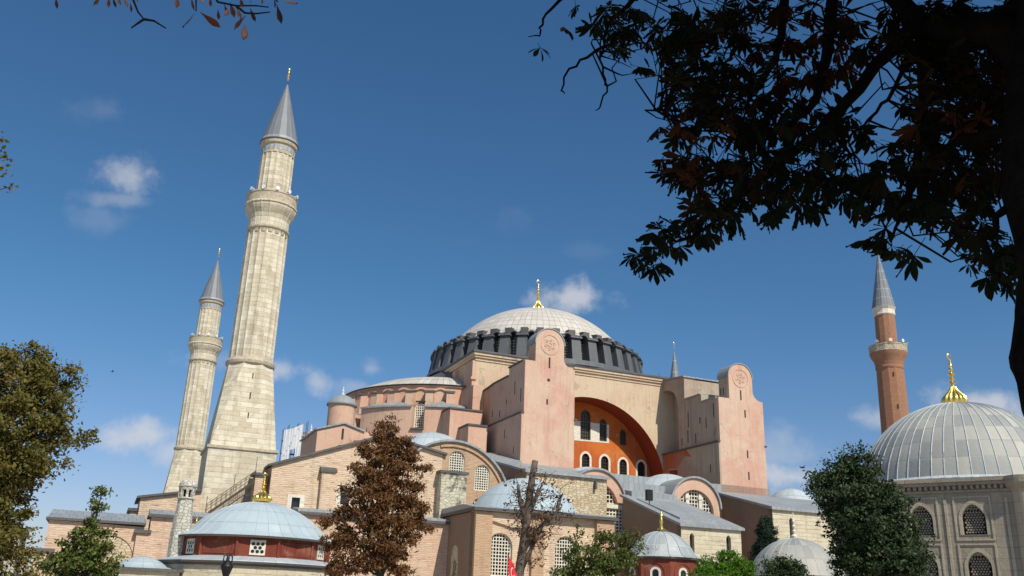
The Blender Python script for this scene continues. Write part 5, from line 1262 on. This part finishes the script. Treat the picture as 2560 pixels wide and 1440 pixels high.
# rust-brown horse chestnut in front of the facade
tree('chestnut_tree', 'bushy rust brown horse chestnut standing before the gabled brick wall', 66, 955,
     [(968, 1060, 22, 26, .9, 0), (965, 1092, 45, 26, 1, 0), (1000, 1110, 42, 28, 1, 0), (935, 1118, 42, 26, 1, 0), (965, 1140, 72, 34, 1, 0), (1035, 1140, 34, 16, .9, 0), (1062, 1172, 28, 12, .9, .4), (905, 1165, 42, 28, 1, 0), (975, 1185, 90, 40, 1.2, -.4),
      (1045, 1212, 42, 16, .9, 0), (890, 1220, 38, 26, .9, .4), (960, 1235, 90, 40, 1.2, -.6), (1030, 1262, 45, 22, 1, 0), (880, 1278, 50, 24, 1, 0), (965, 1290, 95, 36, 1.2, -.5), (835, 1302, 38, 20, 1, .3), (1030, 1312, 50, 28, 1, 0), (880, 1335, 62, 34, 1, 0), (975, 1350, 80, 40, 1.2, -.4), (840, 1352, 38, 26, 1, 0), (900, 1400, 78, 38, 1, 0), (985, 1405, 55, 40, 1, 0), (850, 1415, 45, 30, 1, 0)],
     470, 58, .25, .33, 'chestnut_leaves', bark='bark', r0=.22, top=(968, 1060), shell=.15, fork=.35, aspect=.30, droop=.45)
# pruned, nearly bare tree
bt = thing('pruned_tree', 'heavily pruned bare tree with a sawn off trunk and a few dry brown leaves', 'tree', at(1300, 1440, 52) * np.array((1, 1, 0)))
def PX(pts, d): return [at(x, y, d) for x, y in pts]
b0 = at(1295, 1440, 52) * np.array((1, 1, 0))
MB().tube([b0] + PX([(1297, 1440), (1304, 1390), (1313, 1330), (1319, 1280), (1325, 1230), (1331, 1190), (1338, 1152)], 52), [.32, .27, .24, .235, .22, .20, .185, .18], 12).build('trunk', M['grey_bark'], bt, smooth='all')
b = MB()
for pts, r in (([(1311, 1290), (1303, 1262), (1297, 1235), (1296, 1212)], [.16, .13, .11, .10]), ([(1322, 1285), (1335, 1255), (1350, 1222)], [.17, .13, .11]), ([(1312, 1370), (1335, 1338), (1358, 1310), (1388, 1288), (1398, 1262), (1407, 1232)], [.16, .14, .12, .10, .05, .03]),
               ([(1306, 1420), (1322, 1385), (1340, 1345), (1352, 1330)], [.14, .12, .10, .06]), ([(1398, 1262), (1385, 1245)], [.03, .01]), ([(1350, 1222), (1362, 1196), (1392, 1176)], [.04, .025, .01]), ([(1296, 1212), (1288, 1190)], [.03, .012])):
    b.tube(PX(pts, 52), r, 8)
twt = []
for s0, s1, k in (((1311, 1290), (1297, 1235), 16), ((1312, 1370), (1388, 1288), 26), ((1306, 1420), (1352, 1330), 16), ((1325, 1230), (1338, 1160), 5), ((1319, 1280), (1350, 1222), 12), ((1310, 1340), (1316, 1300), 12), ((1388, 1288), (1405, 1235), 8)):
    for i in range(k):
        f = rng.uniform(); q = np.array(s0) + (np.array(s1) - np.array(s0)) * f; a = at(q[0], q[1], 52); e = a + unit(rng.normal(size=3) * np.array((1.1, .9, .75))) * rng.uniform(.5, 1.7) * (1 if s0[1] > 1250 else .6)
        m_ = (a + e) / 2 + rng.normal(size=3) * .15; b.tube([a, m_, e], [.026, .018, .007], 4); twt += [m_, e]
        for _ in range(2): e2 = m_ + rng.normal(size=3) * .35; b.tube([m_, e2], [.012, .005], 3); twt.append(e2)
b.build('branches', M['grey_bark'], bt, smooth='all')
tw = np.array(twt); sel = tw[rng.uniform(size=len(tw)) < .5]
P = np.concatenate([t_ + rng.normal(size=(int(rng.integers(3, 15)), 3)) * .13 for t_ in sel if True])
V, F, n = leaf_quads(P, .20, None, .4, .5); pk = rng.uniform(size=n); raw_mesh('dry_leaves', V, F, np.concatenate([pk, pk]), M['dry_leaves'], bt)
# green bush with loose twigs at its right
sp = np.concatenate([at(x, y, 50) + rng.normal(size=(22, 3)) * .10 for x, y in ((1443, 1315), (1452, 1330), (1430, 1345), (1445, 1345), (1590, 1330), (1602, 1345), (1578, 1345), (1502, 1330), (1440, 1360), (1585, 1365))])
tree('laurel_bush', 'loose green bush at the foot of the brick annex, left of the red kiosk', 50, 1500,
     [(1500, 1360, 40, 24, 1, 0), (1545, 1352, 38, 22, 1, 0), (1450, 1385, 45, 26, 1, 0), (1520, 1395, 75, 36, 1.2, -.4), (1570, 1375, 34, 24, 1, 0), (1440, 1420, 55, 30, 1, 0), (1520, 1430, 70, 26, 1, 0), (1410, 1435, 40, 18, 1, 0)],
     120, 52, .19, .18, 'bush_leaves', r0=.08, top=(1500, 1370), shell=.2, cat='bush', extra=sp)
tree('round_shrub', 'bright lime green shrub under the house with two narrow windows', 57, 1815,
     [(1815, 1400, 42, 22, 1, 0), (1775, 1418, 38, 28, 1, 0), (1855, 1420, 34, 26, 1, 0), (1815, 1432, 72, 24, 1.3, -.4), (1760, 1440, 30, 20, 1, 0)],
     150, 70, .17, .17, 'bright_leaves', r0=.07, top=(1815, 1410), shell=.3, cat='bush', aspect=.4)
tree('cypress_tree', 'narrow dark cypress against the shaded side of the tall stone block', 96, 1913,
     [(1916, 1308, 16, 16, 1, 0), (1916, 1330, 24, 24, 1, 0), (1916, 1358, 30, 28, 1.1, 0), (1914, 1392, 33, 30, 1.1, 0), (1912, 1430, 34, 30, 1, 0)],
     330, 90, .18, .18, 'cypress_leaves', r0=.2, top=(1914, 1300), shell=.4, aspect=.4)
sp = np.concatenate([at(x, y, 62) + rng.normal(size=(16, 3)) * .17 for x, y in ((2030, 1195), (2040, 1215), (2025, 1230), (2110, 1130), (2150, 1118), (2090, 1145), (2075, 1165), (2060, 1155), (2128, 1122), (2175, 1140), (2185, 1165), (2055, 1250), (2060, 1280), (2075, 1305), (2045, 1240), (2320, 1340), (2335, 1345), (2310, 1360), (2085, 1330), (2070, 1320), (2050, 1310))])
tree('evergreen_tree', 'dense dark green tree in front of the large grey tomb', 62, 2150,
     [(2150, 1160, 40, 34, 1, 0), (2105, 1180, 42, 36, 1, 0), (2065, 1205, 38, 32, 1, 0), (2190, 1200, 48, 40, 1, 0), (2130, 1235, 80, 46, 1.2, -.6), (2210, 1262, 62, 48, 1, 0), (2100, 1275, 46, 36, 1, 0), (2170, 1310, 90, 50, 1.3, -.8), (2245, 1330, 56, 50, 1, 0), (2135, 1370, 56, 50, 1, 0), (2215, 1390, 90, 56, 1.2, -.6), (2270, 1400, 50, 50, 1, 0), (2150, 1430, 60, 40, 1, 0)],
     470, 90, .28, .22, 'dark_leaves', r0=.3, top=(2150, 1180), shell=.4, extra=sp, fork=.35)
tree('laurel_bush', 'low dark bush in front of the plain grey dome', 52, 1955,
     [(1960, 1410, 28, 20, 1, 0), (1930, 1428, 28, 22, 1, 0), (1985, 1428, 30, 22, 1, 0), (1955, 1442, 48, 20, 1, 0)],
     100, 44, .17, .17, 'dark_leaves', r0=.06, top=(1955, 1415), shell=.3, cat='bush')

# ------------------------------------------------------------------ horse chestnut overhead, close to the camera
def leaflet_template():
    T = [(0, .008), (.25, .05), (.50, .115), (.70, .135), (.86, .085), (1.0, .0)]
    V = []; Fq = []
    for (x, hw) in T: V += [(x, -hw, .045 * (hw / .135)), (x, 0, -.09 * x * x), (x, hw, .045 * (hw / .135))]
    V = np.array([(x, y, z - (.09 * x * x if y != 0 else 0)) for x, y, z in V])
    for i in range(len(T) - 1):
        a = 3 * i; Fq += [(a, a + 3, a + 4, a + 1), (a + 1, a + 4, a + 5, a + 2)]
    return V, np.array(Fq)
LV, LF = leaflet_template()
def palmate(root, P, D_, size, mt, name='leaves', nl=6, pickf=None):
    "compound leaves at points P pointing along D_: a fan of leaflets drooping from the stalk end"
    allV, allF, pk = [], [], []; off_ = 0
    for p, d in zip(P, D_):
        d = d / (np.linalg.norm(d) + 1e-9); s = size * rng.uniform(.7, 1.25)
        nrm = np.array((0, 0, 1.0)) + rng.normal(size=3) * .38; nrm -= d * (nrm @ d); nrm /= np.linalg.norm(nrm) + 1e-9
        side = np.cross(nrm, d); k = int(rng.integers(5, 8)); cval = rng.uniform() if pickf is None else pickf(p)
        dr = rng.uniform(.25, .95)
        for j in range(k):
            a = (j - (k - 1) / 2) * rng.uniform(.50, .68); L_ = s * (1 - .38 * abs(j - (k - 1) / 2) / ((k - 1) / 2) * .9) * rng.uniform(.85, 1.1)
            x = math.cos(a) * d + math.sin(a) * side; x = x - np.array((0, 0, dr)) * (1.0); x /= np.linalg.norm(x)
            y = np.cross(nrm, x); y /= np.linalg.norm(y) + 1e-9; z = np.cross(x, y)
            tw = rng.normal() * .5; y2 = y * math.cos(tw) + z * math.sin(tw); z2 = np.cross(x, y2)
            V = p + L_ * (LV[:, :1] * x + LV[:, 1:2] * y2 * rng.uniform(.85, 1.2) + LV[:, 2:] * z2 * rng.uniform(.6, 2.0))
            allV.append(V); allF.append(LF + off_); off_ += len(V); pk.append(np.full(len(LF), np.clip(cval + rng.normal() * .09, 0, 1)))
        # leaf stalk
        q = p - d * s * .7 + rng.normal(size=3) * .02; w_ = side * .0035
        V = np.array([q - w_, q + w_, p + w_, p - w_]); allV.append(V); allF.append(np.array([(0, 1, 2, 3)]) + off_); off_ += 4; pk.append([.2])
    return raw_mesh(name, np.concatenate(allV), np.concatenate(allF), np.concatenate([np.asarray(q, float) for q in pk]), mt, root)

trunk_d = 6.2
tb0 = at(2770, 1440, trunk_d) * np.array((1, 1, 0))
ct = thing('chestnut_tree', 'dark horse chestnut close overhead, trunk at the right edge, leafy boughs hanging down', 'tree', tb0)
tk = [tb0 - (0, 0, .05)] + [at(x, y, trunk_d) for x, y in ((2790, 1400), (2760, 1250), (2730, 1120), (2690, 1000), (2658, 900), (2668, 780), (2670, 680), (2652, 590), (2622, 470), (2620, 340), (2628, 200), (2640, 60), (2650, -160), (2680, -500))]
MB().tube(tk, [.34, .30, .285, .275, .29, .285, .28, .265, .26, .27, .27, .26, .24, .2, .12], 16).build('trunk', M['black_bark'], ct, smooth='all')
MB().ball(at(2568, 905, trunk_d + .05), .10, 8, 1.5).build('burl', M['black_bark'], ct, smooth='all')
BR = [  # boughs: photo points, distance, radii
    ([(2620, 200), (2500, 70), (2400, 85), (2300, 60), (2200, -40)], (6.2, 6.3, 6.5, 6.8, 7.0), (.16, .13, .12, .09, .06)),
    ([(2300, 60), (2190, 160), (2120, 250), (2050, 330), (1960, 400), (1850, 490), (1780, 560), (1690, 605)], (6.8, 7.0, 7.1, 7.2, 7.3, 7.4, 7.4, 7.4), (.07, .055, .05, .045, .038, .030, .018, .008)),
    ([(1850, 490), (1862, 430), (1850, 330)], (7.4, 7.2, 7.0), (.022, .015, .007)),
    ([(2085, -20), (2075, 60), (2065, 150), (2040, 250), (1980, 310), (1900, 330)], (7.0, 7.0, 7.0, 7.0, 7.1, 7.2), (.05, .05, .045, .035, .02, .01)),
    ([(1960, -40), (1955, 60), (1940, 150), (1900, 220), (1830, 260)], (7.2, 7.2, 7.2, 7.2, 7.2), (.045, .04, .03, .02, .01)),
    ([(1700, -60), (1590, -10), (1520, 60), (1512, 115), (1450, 150), (1412, 190), (1403, 228), (1412, 234)], (7.4, 7.4, 7.4, 7.4, 7.4, 7.4, 7.4, 7.4), (.035, .025, .02, .016, .012, .010, .008, .005)),
    ([(1512, 115), (1500, 150), (1514, 200), (1518, 230), (1500, 268), (1488, 276)], (7.4, 7.4, 7.4, 7.4, 7.4, 7.4), (.012, .010, .010, .009, .007, .004)),
    ([(1470, -40), (1400, 0), (1365, 35), (1348, 70), (1350, 90), (1320, 92)], (7.2, 7.2, 7.2, 7.2, 7.2, 7.2), (.02, .016, .012, .010, .008, .004)),
    ([(2300, 60), (2310, 250), (2290, 420), (2255, 520), (2230, 600)], (6.8, 6.8, 6.9, 7.0, 7.0), (.05, .04, .03, .02, .008)),
    ([(2260, 150), (2220, 250), (2170, 300), (2120, 345)], (6.8, 6.9, 7.0, 7.0), (.02, .016, .012, .006)),
    ([(2600, 420), (2520, 520), (2460, 600), (2480, 680), (2520, 720)], (6.2, 6.2, 6.3, 6.3, 6.2), (.05, .03, .02, .014, .006)),
    ([(2610, 330), (2480, 330), (2380, 360), (2330, 440), (2340, 540)], (6.2, 6.3, 6.5, 6.6, 6.7), (.06, .045, .035, .02, .008)),
    ([(2060, 320), (2100, 360), (2135, 385)], (7.2, 7.1, 7.0), (.018, .012, .006)),
    ([(2200, -40), (2000, -120), (1800, -120), (1620, -60)], (7.0, 7.0, 7.2, 7.4), (.07, .06, .05, .03)),
    ([(2630, 60), (2560, -60), (2450, -200), (2300, -320)], (6.2, 6.4, 6.7, 7.0), (.16, .13, .10, .06)),
    ([(1690, 300), (1650, 265), (1640, 275)], (7.3, 7.3, 7.3), (.01, .006, .003)),
]
b = MB(); segs = []
for pts, ds, rs in BR:
    P = [at(x, y, d) for (x, y), d in zip(pts, ds)]; Q = []; R2 = []
    for i in range(len(P) - 1):
        for f in (0, .34, .67):
            Q.append(P[i] + (P[i + 1] - P[i]) * f + (rng.normal(size=3) * .012 if f else 0)); R2.append(rs[i] + (rs[i + 1] - rs[i]) * f)
    Q.append(P[-1]); R2.append(rs[-1]); b.tube(Q, R2, 8)
    if rs[0] < .15: segs += [q for q, r_ in zip(Q, R2)]
segs = np.array(segs)
REG = [  # where leaves hang: photo ellipse, number of leaves
    (1545, 55, 75, 40, 26), (1640, 90, 110, 90, 70), (1760, 120, 110, 110, 80), (1720, 215, 85, 60, 34), (1880, 60, 120, 70, 56), (1870, 210, 110, 90, 66), (1800, 310, 100, 45, 52), (1685, 330, 45, 25, 14), (1760, 265, 60, 40, 24),
    (1930, 330, 80, 60, 44), (1700, 410, 50, 36, 20), (1780, 430, 95, 50, 52), (1870, 430, 80, 55, 40), (1790, 500, 80, 35, 26), (1690, 585, 66, 36, 26), (1620, 640, 42, 34, 18), (1760, 575, 42, 28, 12), (1815, 545, 36, 26, 8),
    (1915, 510, 50, 32, 14), (1960, 420, 70, 55, 30), (2010, 490, 60, 42, 22), (2060, 420, 66, 50, 28), (2040, 80, 90, 80, 36), (2010, 230, 70, 90, 44), (2140, 100, 70, 50, 26), (2110, 185, 55, 30, 14), (2100, 290, 40, 40, 12), (2160, 330, 36, 26, 8), (2045, 350, 42, 40, 16),
    (2140, 460, 55, 40, 18), (2190, 500, 50, 40, 18), (2210, 430, 60, 40, 22), (2270, 60, 80, 60, 40), (2400, 60, 120, 70, 74), (2530, 80, 70, 90, 56), (2350, 170, 80, 70, 58), (2460, 190, 90, 80, 76), (2300, 260, 50, 60, 26), (2390, 310, 90, 70, 72), (2490, 330, 70, 80, 52),
    (2270, 380, 60, 40, 26), (2350, 420, 80, 50, 44), (2440, 440, 70, 50, 36), (2300, 500, 70, 36, 26), (2400, 500, 60, 36, 20), (2340, 545, 46, 22, 10), (2205, 585, 50, 28, 9), (2240, 632, 56, 20, 7), (2420, 560, 42, 36, 12), (2480, 600, 50, 50, 16), (2440, 640, 26, 36, 7), (2520, 670, 40, 40, 12), (2470, 690, 30, 20, 5), (2540, 700, 26, 26, 6),
    (1400, 60, 30, 26, 2), (1440, 30, 20, 20, 2), (1350, 120, 10, 10, 1), (2560, 230, 50, 200, 40),
]
LP, LD = [], []; tw_ = MB()
for (x, y, rx, ry, n) in REG:
    n = max(1, int(round(n * .74)))
    for i in range(n):
        r_ = math.sqrt(rng.uniform()); a = rng.uniform(0, 2 * PI); px_, py_ = x + rx * r_ * math.cos(a), y + ry * r_ * math.sin(a)
        d = rng.uniform(6.3, 8.3); p = at(px_, py_, d)
        j = int(np.argmin(((segs - p) ** 2).sum(1))); s_ = segs[j]; dirv = p - s_; ln = np.linalg.norm(dirv)
        dd = unit(dirv[None])[0] * .75 + rng.normal(size=3) * .38; dd[2] -= .15
        LP.append(p); LD.append(dd)
        if rng.uniform() < .45 and .12 < ln < .85:
            s_ = segs[int(rng.choice(np.argsort(((segs - p) ** 2).sum(1))[:7]))]; e_ = p - unit(dd[None])[0] * .1; k1 = rng.normal(size=3) * .14 * ln; k2 = rng.normal(size=3) * .14 * ln
            tw_.tube([s_, s_ + (e_ - s_) * .3 + k1, s_ + (e_ - s_) * .65 + k2, e_], [.010, .008, .006, .003], 5)
b.build('boughs', M['black_bark'], ct, smooth='all'); tw_.build('twigs', M['black_bark'], ct)
def brownish(p):
    "autumn browning comes bough by bough"
    v = (math.sin(p[0] * 2.1 + 1.0) * math.sin(p[2] * 2.7 + .5) * math.sin(p[1] * 1.9)) * (1.0 if p[0] < at(2250, 300, 7)[0] else .22)
    return float(np.clip(.35 + .75 * max(0, v) * 1.3 + rng.normal() * .13, 0, 1))
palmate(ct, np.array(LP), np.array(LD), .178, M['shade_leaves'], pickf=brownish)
# the bulk of its crown, above and behind the camera: this is what shades the hanging boughs
sx = SUNV
cc = []
for i in range(5200):
    q = at(rng.uniform(1350, 2750), rng.uniform(-150, 700), rng.uniform(5.5, 8.5)); t_ = rng.uniform(2.2, 6.5)
    cc.append(q + sx * t_ + rng.normal(size=3) * .5)
cc = np.array(cc)
tcen = tb0 + (0, 0, 9.5)
# keep only leaves that stay out of the photographed view
rel = cc @ np.array([EU, EV, (0, 0, 1)]) + ORG - CAM
dep = rel @ FW; pxx = 1280 + F_PX * (rel @ RT) / np.maximum(dep, .01); pyy = 720 - F_PX * (rel @ UP) / np.maximum(dep, .01)
ok = (dep < .05) | (pyy < -60) | (pxx > 2640)
ok &= np.linalg.norm(rel, axis=1) > 1.6
cc = cc[ok]
V, F, n = leaf_quads(cc, .34, np.array((0, 0, .9)), .75); pk = rng.uniform(size=n); raw_mesh('crown', V, F, np.concatenate([pk, pk]), M['dark_leaves'], ct)
b = MB()
for k in range(26):
    q = cc[int(rng.integers(len(cc)))]; s_ = np.array(tk[-2]) + (np.array(tk[-1]) - np.array(tk[-2])) * rng.uniform(); b.tube([s_, (s_ + q) / 2 + (0, 0, .5), q], [.07, .04, .012], 6)
b.build('upper_boughs', M['black_bark'], ct)
# a green conker husk
p = at(2115, 183, 7.0); MB().ball(p, .024, 8).build('fruit', M['fruit_skin'], ct, smooth=True)

# red-brown twigs entering from the top left, from a tree standing left of the camera
_w = np.array((-4.2, -3.2, 0)) - ORG; tb1 = np.array((_w @ EU, _w @ EV, 0))
at_ = thing('autumn_tree', 'reddish autumn twigs dangling in from the top edge above the tall minaret', 'tree', tb1)
tp1 = tb1 + (.2, .1, 5.6)
MB().tube([tb1, tb1 + (.05, 0, 2), tb1 + (.1, .08, 4), tp1], [.2, .17, .14, .1], 10).build('trunk', M['black_bark'], at_, smooth='all')
b = MB(); A_ = at(280, -160, 5.2); B_ = at(560, -110, 5.2); b.tube([tp1, tp1 + (A_ - tp1) * .35 + (0, 0, .5), tp1 + (A_ - tp1) * .7 + (0, 0, .35), A_, B_, at(700, -60, 5.2)], [.07, .06, .045, .032, .02, .01], 7)
for pts in ([(300, -120), (325, -20), (345, 30), (360, 48)], [(360, 48), (328, 70)], [(360, 48), (385, 52), (415, 71)], [(500, -110), (520, -30), (545, 5), (590, 14), (640, 14), (672, 18)], [(590, 14), (612, 32), (640, 34), (675, 30)], [(640, -60), (680, -10), (695, 5)], [(460, -90), (490, -20), (490, 28)], [(250, -110), (275, -30)], [(120, -100), (140, -30), (140, -5)], [(280, -160), (200, -130), (120, -100)]):
    P = [at(x, y, 5.2) for x, y in pts]; MB().tube(P, [.009 - .005 * i / (len(P) - 1) for i in range(len(P))], 5).build('twig', M['black_bark'], at_)
b.build('bough', M['black_bark'], at_)
LL = [(140, -8, 1.5, 30), (252, -6, 2.3, 26), (272, -8, 1.6, 26), (282, -8, 1.3, 28), (290, -10, 1.1, 26), (310, -8, 1.2, 26), (325, 5, 1.4, 26), (330, -12, .8, 22), (441, -8, 1.5, 26), (478, -10, 1.4, 36), (488, 30, 2.2, 50), (500, 30, .65, 64), (505, -12, 1.5, 20), (525, -8, 1.5, 24), (545, 22, 1.5, 28), (560, 10, 1.2, 30), (575, 5, 1.3, 40), (590, 16, 1.2, 34), (615, 38, 2.3, 46), (612, 60, 1.6, 38), (625, 20, 1.2, 36), (685, -4, 1.4, 24), (692, 10, 1.35, 50), (705, 5, .05, 40), (570, 20, 1.9, 20), (600, -6, 1.3, 24), (655, -8, 1.5, 18), (625, -5, 1.4, 14)]
allV, allF, pk = [], [], []; off_ = 0
for (x, y, a, L_) in LL:
    p = at(x, y, 5.2); q = at(x + L_ * math.cos(a), y + L_ * math.sin(a), 5.2 + rng.normal() * .03); X = q - p; Ln = np.linalg.norm(X); X /= Ln
    vd = unit((p - at(1280, 720, .1))[None])[0]; Y = unit(np.cross(X, vd)[None])[0]; tw = rng.normal() * .7; Z = np.cross(X, Y); Y2 = Y * math.cos(tw) + Z * math.sin(tw); Z2 = np.cross(X, Y2)
    V = p + Ln * (LV[:, :1] * X + LV[:, 1:2] * Y2 * 1.15 + LV[:, 2:] * Z2); allV.append(V); allF.append(LF + off_); off_ += len(V); pk.append(np.full(len(LF), rng.uniform()))
raw_mesh('leaves', np.concatenate(allV), np.concatenate(allF), np.concatenate(pk), M['autumn_leaves'], at_)
# more of that crown outside the picture, over the camera's left
cc = tp1 + (0, 0, .9) + rng.normal(size=(1500, 3)) * np.array((1.0, 1.0, .8))
rel = cc @ np.array([EU, EV, (0, 0, 1)]) + ORG - CAM; dep = rel @ FW; pyy = 720 - F_PX * (rel @ UP) / np.maximum(dep, .01); pxx = 1280 + F_PX * (rel @ RT) / np.maximum(dep, .01)
cc = cc[(dep < .05) | (pyy < -80) | (pxx < -80)]
V, F, n = leaf_quads(cc, .16, None, .4); pk = rng.uniform(size=n); raw_mesh('crown', V, F, np.concatenate([pk, pk]), M['autumn_leaves'], at_)

# sagging cable through the boughs
p0, p1 = at(1900, -60, 9.0), at(2720, 250, 9.0)
cb = thing('cable', 'thin black overhead cable sagging through the chestnut boughs at upper right', 'cable', (p0[0], p0[1], p0[2]))
MB().tube([p0 + (p1 - p0) * f - np.array((0, 0, .16 * math.sin(PI * f))) for f in np.linspace(-.3, 1.3, 24)], .011, 6).build('wire', M['cable_black'], cb)
